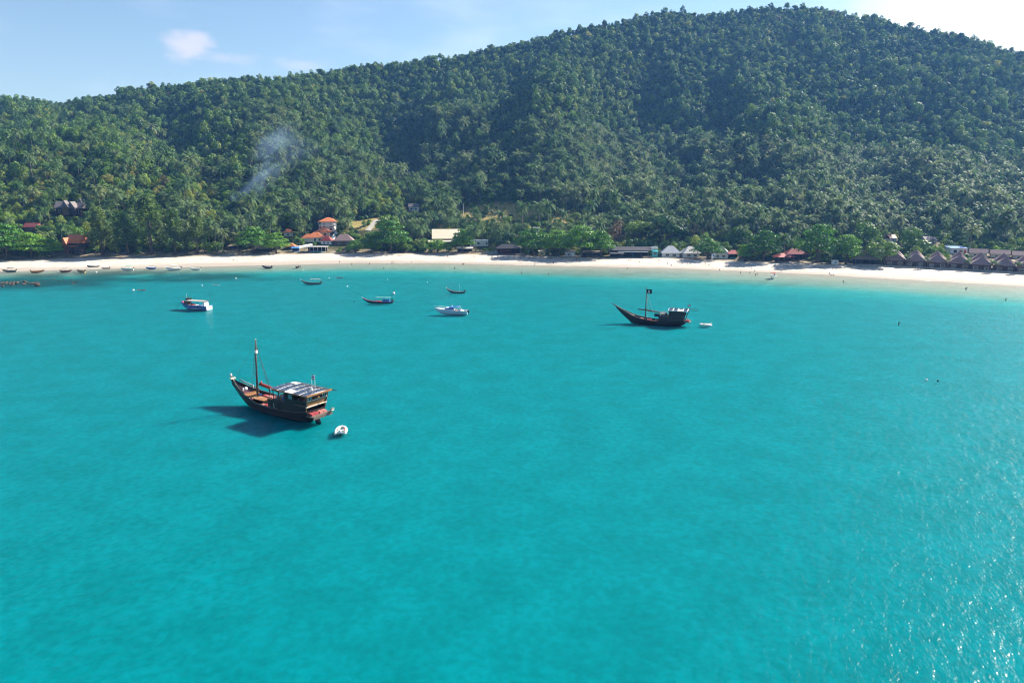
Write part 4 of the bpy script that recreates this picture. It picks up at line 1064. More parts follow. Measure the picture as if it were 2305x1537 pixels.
    for s in (1, -1):
        f = MB().box((-11.75, s * 1.8, 4.62), (.08, .95, .78)).build('stern_window', WHITEG, o)
        for q in (-.22, .22): MB().box((-11.80, s * 1.8 + q, 4.62), (.06, .34, .66)).build('pane', GLASS, f)
        MB().bar((-11.1, s * 2.35, 2.2), (-12.0, s * 2.6, 5.3), .10, n=6).build('stern_post', ORW, o)
    MB().box((-9.8, 0, 2.6), (.1, 4.9, 1.4)).build('stern_recess', DARKIN, o)
    MB().box((-12.0, 0, 1.42), (2.2, 4.6, .22)).build('stern_platform', WALE, o)
    MB().box((-13.05, 0, 1.32), (.14, 4.7, .5)).build('platform_edge', WALE, o)
    for (y, m) in ((1.5, REDC), (.6, REDC), (-.5, PINKC), (-1.4, PINKC)): cushion(o, (-11.6, y, 1.72), (1.2, .85, .36), m, 'stern_cushion')
    for y in (-2.0, -2.3): MB().tube([(-12.6, y, 1.4), (-13.3, y, 2.3), (-13.9, y, 2.2)], .07, 5).build('davit', ROPEP, o)
    MB().box((-13.3, -2.1, 1.9), (.7, .5, .1)).build('boarding_step', ROPEP, o)
    MB().box((-11.4, 0, .35), (1.3, .25, 1.9), ry=.4).build('rudder', WALE, o)
    r = solar_roof(o, -12.4, -1.8, 3.15, 5.32, 5, 4, .22, WHITEG, skip=((2, 3), (4, 0)))
    MB().box((-12.42, 0, 5.36), (.18, 6.3, .30)).build('rear_fascia', ORW, r)
    for s in (1, -1): MB().box((-7.3, s * 3.16, 5.28), (10.2, .12, .2)).build('side_fascia', WOODB, r)
    MB().bar((-12.3, -3.2, 5.25), (-13.4, -3.5, 5.2), .08, n=5).build('roof_spar', WOODD, r)
    for x in (-10.6, -10.9): MB().bar((x, .2 if x > -10.8 else -.3, 5.5), (x - .1, .2 if x > -10.8 else -.3, 8.4), .035, n=5).build('flag_pole', WHITEG, o)
    ca, sa = math.cos(-hd), math.sin(-hd)
    tri_flag(o, (-10.7, .2, 7.7), 1.1, .75, (ca * .5 + sa * .0, sa * .5))
    MB().box((-10.5, .2, 5.75), (.35, .35, .5)).build('flag_socket', WHITEG, r)
    o.scale = (1, 1, 1.1)
    return o, c, hd
SHIP1, C1, H1 = pirate_ship_near()

def pirate_ship_far():
    st = smooth_st([(-9.4, 1.9, 1.9, .6), (-8, 2.3, 1.5, -.5), (-4, 2.6, 1.3, -1), (0, 2.65, 1.25, -1), (3.5, 2.35, 1.5, -.9), (6.5, 1.85, 2.0, -.9), (8.8, 1.3, 2.8, -.3), (11, .75, 3.75, 1.5), (13, .38, 4.7, 3.3), (14.4, .15, 5.4, 4.8)], 38)
    a, b = P(1422, 727.8), P(1535, 734.5); hd = math.atan2(a.y - b.y, a.x - b.x); side = Vector((-math.sin(hd), math.cos(hd), 0))
    c = (a + b) / 2; c = c + side * 2.4 if (c + side).y > c.y else c - side * 2.4
    o = thing('wooden_sailing_ship', 'dark wooden junk flying a black pirate flag from its mast', 'ship', (c.x, c.y, 0), hd)
    h = hull(MB(), st).build('hull', HULLD, o)
    strake(st, 1.0, .10, WALE, h, 'rail_cap', 2.0, 14.2); strake(st, .75, .06, HULLD, h, 'wale', -9, 12)
    MB().prism([(9.0, -.3), (14.4, 5.1), (16.2, 6.3), (16.1, 6.42), (13.9, 5.4), (8.6, -.3)], 'y', -.11, .11).build('stem_post', WALE, h)
    deck(MB(), st, -9.2, 8.0, .75).build('deck', DECKW, o); deck(MB(), st, 8.0, 14.0, .25).build('foredeck', WALE, o)
    MB().tube([(4.2, 0, 0), (4.2, 0, 6), (4.2, 0, 12.8)], [.2, .17, .07], 8).build('mast', WALE, o)
    for e in ((1.2, .2, 2.8), (3.2, 2.2, 1.7), (3.2, -2.2, 1.7)): MB().bar((4.2, 0, 11.2), e, .028, n=4).build('stay', ROPEP, o)
    MB().bar((7.0, -.2, 4.6), (-1.8, -.2, 3.7), .12, .09, 8).build('boom', WOODB, o); MB().tube([(6.8, -.2, 4.75), (3, -.2, 4.45), (-1, -.2, 3.95)], [.12, .17, .1], 8).build('furled_sail', MAROON, o)
    # black flag with a white skull and bones
    w = 2.0; f = MB(); dx = (math.cos(-hd), math.sin(-hd)); flag_cloth(f, (4.3, 0, 10.2), w, 1.5, .05, d=dx); fo = f.build('flag', FLAGB, o)
    m = MB()
    def em(u, v, su, sv, rot=0.):
        for sgn in (1, -1):
            cs, sn = math.cos(rot), math.sin(rot); V = []
            for k in range(10):
                t = 2 * math.pi * k / 10; a_, b_ = su * math.cos(t), sv * math.sin(t); uu = u + a_ * cs - b_ * sn; vv = v + a_ * sn + b_ * cs
                V.append((4.3 + dx[0] * w * uu - dx[1] * sgn * .10, dx[1] * w * uu + dx[0] * sgn * .10, 10.2 + 1.5 * vv - .04 * w * uu))
            m.add(V, [tuple(range(10))])
    em(.45, .60, .14, .20); em(.45, .40, .08, .10); em(.45, .27, .26, .045, .35); em(.45, .27, .26, .045, -.35)
    m.build('emblem', FLAGW, fo)
    # after house
    rail = lambda x: lerp_st(st, x)[1] - .05
    for s in (1, -1):
        w_ = cabin_side(st, -8.9, -.6, rail, 3.1, s).build('lower_wall', HULLD, o)
        cabin_side(st, -9.3, -4.0, lambda x: 3.1, 5.15, s, flare=.05).build('upper_wall', HULLD, o)
        for x in (-1.4, -2.1, -2.8, -3.6): MB().box((x, s * (lerp_st(st, x)[0] + .03), 2.0), (.38, .1, .9)).build('side_port', DARKIN, w_)
        MB().box((-6.6, s * (lerp_st(st, -6.6)[0] + .07), 4.3), (1.5, .1, .6)).build('side_window', DARKIN, o)
        for x in (-1.2, -2.4, -3.6): MB().bar((x, s * 2.4, 3.1), (x, s * 2.4, 4.2), .05, n=5).build('stanchion', WHITEG, o)
        MB().bar((-1.2, s * 2.4, 4.2), (-4.0, s * 2.4, 4.2), .05, n=5).build('guard_rail', WHITEG, o)
        MB().bar((-9.3, s * 2.0, 2.0), (-10.3, s * 2.2, 5.3), .10, n=6).build('stern_post', WALE, o)
    MB().box((-4.9, 0, 3.05), (8.4, 4.6, .12)).build('upper_deck', DECKW, o)
    MB().box((-.6, 0, 2.2), (.12, 4.6, 2.0)).build('front_bulkhead', HULLD, o); MB().box((-1.9, 0, 3.45), (2.2, 4.2, .7)).build('roof_bundle', WALE, o)
    MB().box((-4.0, 0, 3.9), (.12, 4.6, 1.7)).build('cabin_front', HULLD, o)
    for (x, y, m_, d) in ((5.8, .9, REDC, (1.8, 1.0, .35)), (3.0, -1.1, REDC, (1.6, 1.1, .4)), (2.2, 1.2, PINKC, (2.0, 1.0, .35)), (.6, .9, REDC, (1.5, 1.0, .35)), (.4, -1.1, PINKC, (1.3, .9, .35)), (5.6, -.9, PINKC, (1.2, .9, .35)), (3.6, 1.2, REDC, (.8, .8, .5))):
        cushion(o, (x, y, lerp_st(st, x)[1] - .75 + d[2] / 2 + .02), d, m_)
    MB().box((.2, 0, 2.9), (1.9, .08, 1.1)).build('sign_board', FLAGB, o)
    for x in (-.6, 1.0): MB().bar((x, .1, .5), (x, .1, 3.0), .05, n=5).build('board_post', WOODD, o)
    MB().box((-8.6, 0, 2.6), (.1, 3.9, 3.2)).build('stern_bulkhead', DARKIN, o)
    MB().box((-10.0, 0, 1.35), (2.3, 3.6, .2)).build('stern_platform', WALE, o)
    for y in (1.0, 0, -1.0): cushion(o, (-10.0, y, 1.65), (1.4, .8, .4), REDC if y else DARKC, 'stern_cushion')
    MB().bar((-10.6, 1.6, 1.4), (-9.6, 1.6, 3.4), .09, n=6).build('stern_brace', ORW, o)
    r = solar_roof(o, -10.2, -3.7, 2.75, 5.2, 4, 3, .35, WHITEG, skip=((1, 2),))
    for y, z in ((-2.2, 4.95), (.6, 4.85)): MB().bar((-10.1, y, z + .4), (-13.4, y, z + .4), .07, n=5).build('roof_spar', WALE, r)
    MB().bar((-9.2, 0, 5.5), (-10.0, .2, 7.2), .03, n=5).build('flag_pole', WALE, o)
    tri_flag(o, (-10.0, .2, 6.5), .9, .65, (math.cos(-hd), math.sin(-hd)))
    return o, c, hd
SHIP2, C2, H2 = pirate_ship_far()

def dinghy(label, loc, rz, stripe, sc=1.0):
    o = thing('inflatable_dinghy', label, 'dinghy', loc, rz, scale=sc)
    pts = [(-1.9, -.85, .28), (-.6, -.88, .28), (.6, -.82, .30), (1.4, -.5, .36), (1.75, 0, .40), (1.4, .5, .36), (.6, .82, .30), (-.6, .88, .28), (-1.9, .85, .28)]
    t_ = MB().tube(pts, [.20, .30, .30, .29, .28, .29, .30, .30, .20], 10).build('tube', RUBBER, o)
    MB().tube([(x * .96, y * .74, .47) for x, y, z in pts[1:-1]], .09, 6).build('stripe', stripe, t_)
    MB().box((-.2, 0, .12), (2.8, 1.3, .08)).build('floor', BOATG, o)
    MB().box((-1.45, 0, .35), (.10, 1.25, .5)).build('transom', WHITEG, o)
    MB().box((-.2, 0, .45), (.35, 1.3, .08)).build('seat', WHITEG, o)
    e = MB().box((-1.72, 0, .72), (.45, .34, .5), top=(.8, .8)).build('outboard_motor', WHITEG, o); MB().box((-1.7, 0, .2), (.16, .14, .8)).build('motor_leg', ENG, e)
    return o
q = P(768, 972); dinghy('white inflatable dinghy with red inner stripe behind the nearest ship', (q.x, q.y, 0), R(98), BOATR, 1.02)
q = P(1588, 733); dinghy('small pale dinghy floating behind the pirate flag ship', (q.x, q.y, 0), R(176), TARP, 1.05)

def longtail(label, px, py, L_, ang, hullm, band, inner, canopy=None, engine=True, red=False, pole=False, name='longtail_boat', z=0., flagw=False):
    k = L_ / 10.0; b = .85 * (k ** .4)
    st = smooth_st([(-5 * k, .55 * b, .85, .15), (-4 * k, .85 * b, .65, -.25), (-1 * k, 1.0 * b, .55, -.35), (2 * k, .92 * b, .75, -.3), (3.6 * k, .62 * b, 1.15, .1), (4.6 * k, .3 * b, 1.7, .9), (5.2 * k, .1 * b, 2.15, 1.7)], 20)
    p = P(px, py); o = thing(name, label, 'boat', (p.x, p.y, z), R(ang))
    h = hull(MB(), st, 6).build('hull', hullm, o)
    deck(MB(), st, -4.9 * k, 4.9 * k, .32).build('deck', inner, o)
    strake(st, .93, .085, band, h, 'sheer_band'); strake(st, 1.0, .05, inner, h, 'rail_cap')
    MB().bar((5.1 * k, 0, 1.9), (5.5 * k, 0, 2.6), .09, .06, 6).build('prow', FLAGW, o)
    for x in (-2.5 * k, 0, 2 * k): MB().box((x, 0, .55), (.22, 1.5 * b, .08)).build('thwart', inner, o)
    if red: 
        for x in (-.3 * k, .8 * k): MB().box((x, 0, .65), (1.0 * k, 1.4 * b, .5)).build('seat_pad', BOATR, o)
    if canopy:
        r = MB(); V = []
        for y in np.linspace(-.95 * b, .95 * b, 5):
            for x in (-4.4 * k, -2 * k, .7 * k): V.append((x, y, 2.35 + .15 * (1 - (y / b) ** 2)))
        sheet(r, V, 3); sheet(r, [(x, y, q_ - .06) for x, y, q_ in V], 3); r.build('canopy', canopy, o)
        for x in (-4.2 * k, -1.9 * k, .6 * k):
            for s in (-1, 1): MB().bar((x, s * .85 * b, .5), (x, s * .85 * b, 2.4), .04, n=5).build('canopy_post', BOATB if red else TARP, o)
        if red: MB().box((-2.6 * k, 0, 1.0), (2.2 * k, 1.3 * b, .9)).build('engine_house', BOATB, o)
    if engine:
        e = MB().box((-4.7 * k, 0, 1.15), (.8, .5, .6)).build('engine', ENG, o); MB().bar((-4.9 * k, 0, 1.0), (-6.6 * k, .2, .05), .04, n=5).build('propeller_shaft', ENG, e)
    if pole: MB().bar((-2.0 * k, 0, .4), (-1.9 * k, 0, 4.2), .035, n=5).build('pole', WHITEG, o)
    if flagw: MB().bar((.7 * k, 0, 2.3), (.75 * k, 0, 3.4), .05, n=5).build('canopy_mast', BOATR, o)
    return o
longtail('longtail boat with red seats, teal canopy and blue engine house', 852, 682, 12.5, 176, HULLD, BOATLB, BOATR, TEALC, True, True, flagw=True)
longtail('slim dark longtail boat without canopy and with a thin pole', 1027, 659, 8.6, 166, HULLD, FLAGW, WOODB, None, True, pole=True)
longtail('grey green longtail boat with short stern canopy near the beach', 702, 639, 10.3, 178, BOATG, TARP, BOATG, TARP, True)

def blue_boat():
    p = P(440, 696); o = thing('passenger_boat', 'blue and white passenger boat with long grey canopy and red bow', 'boat', (p.x, p.y + 1.0, 0), R(161))
    st = smooth_st([(-6.2, 1.65, 1.5, -.5), (-3, 1.8, 1.35, -.7), (1, 1.8, 1.4, -.7), (4, 1.4, 1.9, -.5), (6, .7, 2.5, .3), (7.2, .15, 3.0, 1.6)], 24)
    h = hull(MB(), st, 8).build('hull', BOATB, o)
    strake(st, .62, .12, BOATLB, h, 'light_blue_band'); strake(st, .86, .10, BOATB, h, 'blue_band'); strake(st, 1.0, .05, BOATLB, h, 'rail_cap'); lvl(st, .15, -6, 5, .07, WHITEG, h, 'waterline_band')
    MB().box((-6.25, 0, .6), (.1, 3.0, 1.7)).build('transom', WHITEG, o)
    deck(MB(), st, -6, 4, .5).build('deck', TARP, o); deck(MB(), st, 4, 7, .12).build('foredeck', BOATR, o)
    V = []; r = MB()
    for y in np.linspace(-1.75, 1.75, 5):
        for x in (-5.4, -1, 3.8): V.append((x, y, 3.25 + .16 * (1 - (y / 1.75) ** 2)))
    sheet(r, V, 3); sheet(r, [(x, y, z - .08) for x, y, z in V], 3); r.build('canopy', TARP, o)
    for x in (-4.9, -2.2, .6, 3.4):
        for s in (-1, 1): MB().bar((x, s * 1.6, 1.0), (x, s * 1.6, 3.3), .05, n=5).build('canopy_post', BOATB, o)
    MB().box((-4.6, 0, 2.1), (.8, 2.2, 2.1)).build('stern_cabin', WHITEG, o); MB().box((4.1, 0, 2.3), (.8, 2.8, 1.7)).build('wheelhouse', HULLD, o)
    for i in range(5): MB().ball((3.3 + .5 * (i % 3), -.9 + .45 * i, 3.75 + .1 * (i % 2)), (.42, .4, .4), 7, 5).build('tyre_fender', ENG, o)
    for (x, m) in ((2.2, BOATR), (.4, WHITEG), (-1.4, BOATB), (-2.8, WHITEG)): MB().box((x, 0, 1.25), (.9, 2.6, .5)).build('bench', m, o)
    MB().bar((4.2, 0, 3.2), (4.3, 0, 5.6), .05, n=5).build('mast', WHITEG, o); MB().bar((7.1, 0, 2.6), (9.2, .8, -.3), .03, n=4).build('anchor_rope', ROPE, o)
blue_boat()
def speedboat():
    p = P(1018, 708); o = thing('cabin_cruiser', 'white and pale blue cabin cruiser with bow rail and blue windscreen', 'motorboat', (p.x, p.y + 1.2, 0), R(176))
    st = smooth_st([(-5.6, 1.6, 1.3, -.3), (-2, 1.75, 1.45, -.5), (2, 1.6, 1.75, -.4), (4.5, 1.0, 2.0, .1), (6.2, .3, 2.15, 1.2), (6.7, .08, 2.2, 1.8)], 24)
    h = hull(MB(), st, 8, .35).build('hull', paint('cruiser_hull', (.50, .60, .72), .2, .06, 1.0, spec=.5), o)
    deck(MB(), st, -5.4, 1.6, .5).build('cockpit_floor', TARP, o); deck(MB(), st, 1.6, 6.4, .04).build('foredeck', WHITEG, o); strake(st, 1.0, .06, WHITEG, h, 'rail_cap'); lvl(st, .1, -5.5, 4, .05, BOATB, h, 'waterline_band')
    cab = MB().box((1.1, 0, 2.0), (3.6, 2.5, 1.0), top=(.6, .75)).build('cabin', WHITEG, o)
    MB().box((1.1, 0, 2.15), (3.35, 2.44, .55), top=(.78, .9)).build('windscreen', BOATB, cab)
    MB().box((.0, 0, 2.62), (2.2, 1.9, .14)).build('hardtop', BOATB, o); MB().ball((.2, 0, 3.0), (.28, .28, .25)).build('radar', WHITEG, o)
    for s in (-1, 1):
        MB().tube([(-1.0, s * 1.3, 2.6), (-2.6, s * 1.4, 2.9), (-3.4, s * 1.5, 1.4)], .06, 5).build('arch', WHITEG, o)
        MB().tube([(1.8, s * 1.5, 2.5), (4.4, s * 1.0, 2.75), (6.9, s * .1, 2.95)], .035, 5).build('bow_rail', WHITEG, o)
        for x, y in ((2.6, 1.4), (4.0, 1.1), (5.4, .6)): MB().bar((x, s * y, 1.9), (x, s * y, 2.7), .03, n=4).build('stanchion', WHITEG, o)
    MB().box((-1.9, 0, 2.85), (1.6, 2.4, .08)).build('bimini', BOATB, o)
    for (x, y, m) in ((-1.2, .7, PINKC), (-1.2, -.7, PINKC), (-3.6, 0, WHITEG)): MB().box((x, y, 1.3), (.9, .9 if y else 2.4, .5)).build('seat', m, o)
    e = MB().box((-6.0, .4, 1.2), (.7, .5, .8), top=(.8, .8)).build('outboard_motor', ENG, o); MB().box((-6.0, .4, .4), (.2, .18, 1.0)).build('motor_leg', ENG, e)
    MB().bar((6.6, 0, 2.0), (10.5, -.6, -.1), .025, n=4).build('anchor_rope', ROPE, o)
speedboat()
def small_boat(label, px, py, L_, ang, m, inner, top=None, kind='skiff', mast=False):
    k = L_ / 5 * 1.22; p = P(px, py); o = thing('small_boat', label, 'boat', (p.x, p.y, .12), R(ang), 'small boats in the shallows', scale=k)
    st = smooth_st([(-2.5, .8, .75, -.1), (-1, .95, .7, -.2), (1, .85, .85, -.15), (2.0, .45, 1.1, .2), (2.6, .08, 1.3, .9)], 14)
    h = hull(MB(), st, 6).build('hull', m, o); deck(MB(), st, -2.45, 2.4, .35).build('deck', inner, o); strake(st, 1.0, .06, inner, h, 'rail_cap')
    for x in (-1.2, .3): MB().box((x, 0, .55), (.3, 1.5, .08)).build('thwart', inner, o)
    MB().box((-2.65, 0, 1.0), (.4, .4, .6), top=(.8, .8)).build('outboard_motor', ENG, o)
    if top:
        MB().box((-.5, 0, 1.95), (2.4, 1.6, .08)).build('canopy', top, o)
        for x in (-1.5, .5):
            for s in (-1, 1): MB().bar((x, s * .72, .5), (x, s * .72, 1.95), .035, n=4).build('canopy_post', WHITEG, o)
    if mast: MB().bar((0, 0, .4), (0, 0, 3.0), .05, n=5).build('mast', WOODB, o)
    return o
for a in (('grey dark topped skiff, leftmost boat in the shallows', 22, 613, 5.2, 205, BOATG, WOODD, DARKC), ('orange skiff, second boat from the left in the shallows', 85, 614, 5.2, 20, BOATO, BOATO), ('tan skiff, third boat from the left in the shallows', 149, 613, 4.6, 15, PINKC, WOODB, DARKC),
          ('ochre and black skiff with engine, fourth boat from the left', 183, 614, 5.0, 160, BOATY, ENG), ('grey skiff drawn up highest on the wet sand', 210, 603, 5.0, 200, BOATG, WOODD, None, 'skiff', True), ('pale lilac dinghy right of the highest drawn up skiff', 238, 606, 4.0, 240, GREYW, PURP),
          ('white skiff with teal cover in the left shallows', 287, 609, 5.2, 200, WHITEG, TEAL, TEAL), ('small blue skiff between the two white boats', 340, 606, 4.2, 200, BOATB, BOATLB, BOATB), ('large white motorboat in the left shallows', 391, 608.5, 6.4, 215, WHITEG, WHITEG, WHITET),
          ('plain white skiff right of the large white motorboat', 440, 608, 4.6, 200, WHITEG, WHITEG), ('dark open boat nearest the middle of the beach', 601, 604, 5.4, 165, HULLD, GREYW), ('small dark boat with mast and wader beside it', 669, 603.5, 4.0, 265, HULLD, WOODB, None, 'skiff', True)): small_boat(*a)
small_boat('white speedboat with red canopy near the right beach', 1740, 626.5, 6.0, 240, WHITEG, WHITEG, REDT)
def kayak(label, px, py, ang, m, rider=False):
    p = P(px, py); o = thing('kayak', label, 'kayak', (p.x, p.y, 0), R(ang)); st = smooth_st([(-2, .05, .32, .1), (-1.2, .32, .3, -.08), (0, .4, .28, -.1), (1.2, .32, .3, -.08), (2, .05, .34, .12)], 12)
    h = hull(MB(), st, 5).build('hull', m, o); deck(MB(), st, -1.9, 1.9, .03).build('deck', m, o); MB().box((-.1, 0, .3), (.7, .45, .10)).build('seat', ENG, h)
kayak('red kayak floating beside a white buoy on the left', 318, 654, 178, BOATR); kayak('white kayak floating alone off the left beach', 486, 642, 176, WHITEG); kayak('pinkish kayak near the beach right of the grey longtail', 765, 626, 170, PINKC)
kayak('red kayak lying on the sand at the left beach', 401, 598, 170, BOATO); kayak('red kayak lying on the wet sand below the tallest casuarina', 350, 600, 170, BOATR)
bu = MB().ball((0, 0, .12), .42, 10, 7).mesh('float', WHITEG); bt = MB().bar((0, 0, .5), (0, 0, .85), .06, n=6).mesh('ring', ENG)
for (px, py, lb, sc) in ((300, 654, 'white buoy beside the red kayak', 1.2), (455, 643, 'small white buoy left of the white kayak', .8), (531, 627, 'white buoy right of and above the white kayak', .9), (741, 626, 'small white buoy left of the pinkish kayak', .8), (782, 645, 'white buoy between grey and red longtails', .9), (872, 630, 'small white buoy in the shallows beyond the red longtail', .7),
                         (886, 661, 'large white buoy just behind the red seated longtail', 1.5), (962, 636, 'small white buoy left of the slim longtail', .8), (797, 679, 'dark mooring buoy left of the red longtail', .6), (2085, 856, 'white buoy, left one of the near right pair', .75), (2111, 858, 'dark buoy, right one of the near right pair', .6), (683, 608, 'small white buoy right of the masted small boat', .7), (217, 613, 'white buoy below the highest drawn up skiff', 1.0)):
    p = P(px, py); o = thing('buoy', lb, 'buoy', p, 0, 'mooring buoys', sc); obj('float', bu if 'dark' not in lb else MB().ball((0, 0, .12), .42, 10, 7).mesh('float', ENG), o); obj('ring', bt, o)

# rocks at the left
ROCK = paint('brown_shore_rock', (.085, .07, .05), .9, .5, .9, .6)
rock_me = []
for i in range(4):
    r_ = random.Random(50 + i); mb = MB(); mb.ball((0, 0, 0), (1, .8, .6), 9, 6)
    mb.v = [tuple(c * (1 + .22 * math.sin(3 * v[0] + i) * math.cos(4 * v[1] + i) + r_.uniform(-.12, .12)) for c in v) for v in mb.v]
    mb.sm = [False] * len(mb.sm); rock_me.append(mb.mesh('shore_rock', ROCK))
r_ = random.Random(5)
for i in range(110):
    if i < 90: px = r_.uniform(-25, 92) if i % 3 else r_.uniform(-25, 60); py = 637.5 + r_.gauss(0, 2.2) + .02 * (60 - px) * .5
    else: px = r_.uniform(88, 190); py = r_.uniform(629, 641)
    if i == 0: px, py = 84, 642.5
    if i == 1: px, py = 6, 645
    p = P(px, py); o = obj('shore_rock', rock_me[i % 4]); o.location = (p.x, p.y, r_.uniform(-.1, .25)); s_ = r_.uniform(.35, .85) if i < 90 else r_.uniform(.25, .5)
    if i == 0: s_ = 1.25
    o.scale = (s_, s_, s_ * r_.uniform(.7, 1.2)); o.rotation_euler = (0, 0, r_.uniform(0, 6))
    tag(o, 'largest dark boulder at the seaward end of the rock bank' if i == 0 else 'brown rock in the rock bank at the left edge' if i < 90 else 'small lone rock in the shallows right of the rock bank', 'rock', 'rocks of the left bank' if i < 90 else 'lone rocks in the shallows')

# ------------------------------------------------------------------ people on the sand and in the shallows
def body(pose):
    J = {'pelvis': (0, 0, .95, .13), 'waist': (0, 0, 1.10, .115), 'chest': (0, 0, 1.32, .14), 'neck': (0, 0, 1.48, .055), 'head': (0, .01, 1.60, .085), 'crown': (0, .01, 1.70, .07)}
    E = [('pelvis', 'waist'), ('waist', 'chest'), ('chest', 'neck'), ('neck', 'head'), ('head', 'crown')]
    for s, n in ((-1, 'l'), (1, 'r')):
        st = {'stand': .04 * s, 'walk': .28 * s, 'sit': 0, 'wade': .1 * s}[pose]
        J['sho' + n] = (.17 * s, 0, 1.42, .06); J['elb' + n] = (.25 * s, -.02 - (st if pose == 'walk' else 0) * .5, 1.16, .042); J['han' + n] = (.27 * s, .06 - (st if pose == 'walk' else 0), .92, .035)
        if pose == 'sit': J['hip' + n] = (.10 * s, .02, .92, .095); J['kne' + n] = (.13 * s, .42, 1.22, .065); J['ank' + n] = (.13 * s, .68, .90, .04); J['toe' + n] = (.13 * s, .84, .87, .03)
        else: J['hip' + n] = (.10 * s, 0, .86, .095); J['kne' + n] = (.11 * s, st * .6 + .03, .48, .065); J['ank' + n] = (.11 * s, st - .02, .08, .042); J['toe' + n] = (.12 * s, st + .15, .03, .03)
        E += [('chest', 'sho' + n), ('sho' + n, 'elb' + n), ('elb' + n, 'han' + n), ('pelvis', 'hip' + n), ('hip' + n, 'kne' + n), ('kne' + n, 'ank' + n), ('ank' + n, 'toe' + n)]
    if pose == 'sit': J = {k: (v[0], v[1], v[2] - .84, v[3]) for k, v in J.items()}
    names = list(J); me = bpy.data.meshes.new('body'); me.from_pydata([J[k][:3] for k in names], [(names.index(a), names.index(b)) for a, b in E], [])
    o = bpy.data.objects.new('body', me); COL.objects.link(o)
    sk = o.modifiers.new('s', 'SKIN'); sk.use_smooth_shade = True
    for i, k in enumerate(names): me.skin_vertices[0].data[i].radius = (J[k][3],) * 2; me.skin_vertices[0].data[i].use_root = (k == 'pelvis')
    o.modifiers.new('d', 'SUBSURF').levels = 1
    out = bpy.data.meshes.new_from_object(o.evaluated_get(bpy.context.evaluated_depsgraph_get()))
    bpy.data.objects.remove(o); out.materials.clear()
    return out
SKIN1 = paint('skin_light', (.50, .30, .21), .6, .12, 4.0); SKIN2 = paint('skin_tan', (.28, .15, .09), .6, .12, 4.0)
HAIRM = paint('dark_hair', (.03, .02, .015), .7, .2, 6.0)
CLOTH = {'black': paint('black_swimwear', (.015, .015, .018), .8, .2), 'red': paint('red_swimwear', (.45, .03, .03), .8, .2), 'blue': paint('blue_swimwear', (.03, .09, .34), .8, .2), 'white': paint('white_shirt', (.72, .72, .70), .8, .1), 'yellow': paint('yellow_swimwear', (.6, .42, .05), .8, .2)}
BODY = {k: body(k) for k in ('stand', 'walk', 'sit', 'wade')}
PM = {}
def person_mesh(pose, cloth, skin):
    key = (pose, cloth, skin)
    if key not in PM:
        me = BODY[pose].copy(); z0 = -.84 if pose == 'sit' else 0
        for m in (SKIN2 if skin else SKIN1, CLOTH[cloth], HAIRM): me.materials.append(m)
        top = 1.5 if cloth == 'white' else 1.0
        for f in me.polygons:
            c = f.center; z = c.z - z0
            f.material_index = 2 if z > 1.66 else 1 if (.72 < z < top and abs(c.x) < .21 and c.y < .3) else 0
            f.use_smooth = True
        PM[key] = me
    return PM[key]
def person(px, py, pose, cloth, label, rz=0., skin=0, depth=0., grp=None):
    p = P(px, py, 0.)
    for _ in range(6): p = P(px, py, max(0., float(beach_z(p.x, p.y))))
    z = float(beach_z(p.x, p.y)); z = z if z > 0 else max(z, -depth if depth else -.5)
    if z > 0 and p.y > back_y(p.x) - 1: z = BZ + .05
    o = obj('person', person_mesh(pose, cloth, skin)); o.location = (p.x, p.y, z); o.rotation_euler = (0, 0, rz)
    tag(o, label, 'person', grp or 'people on the beach and in the shallows')
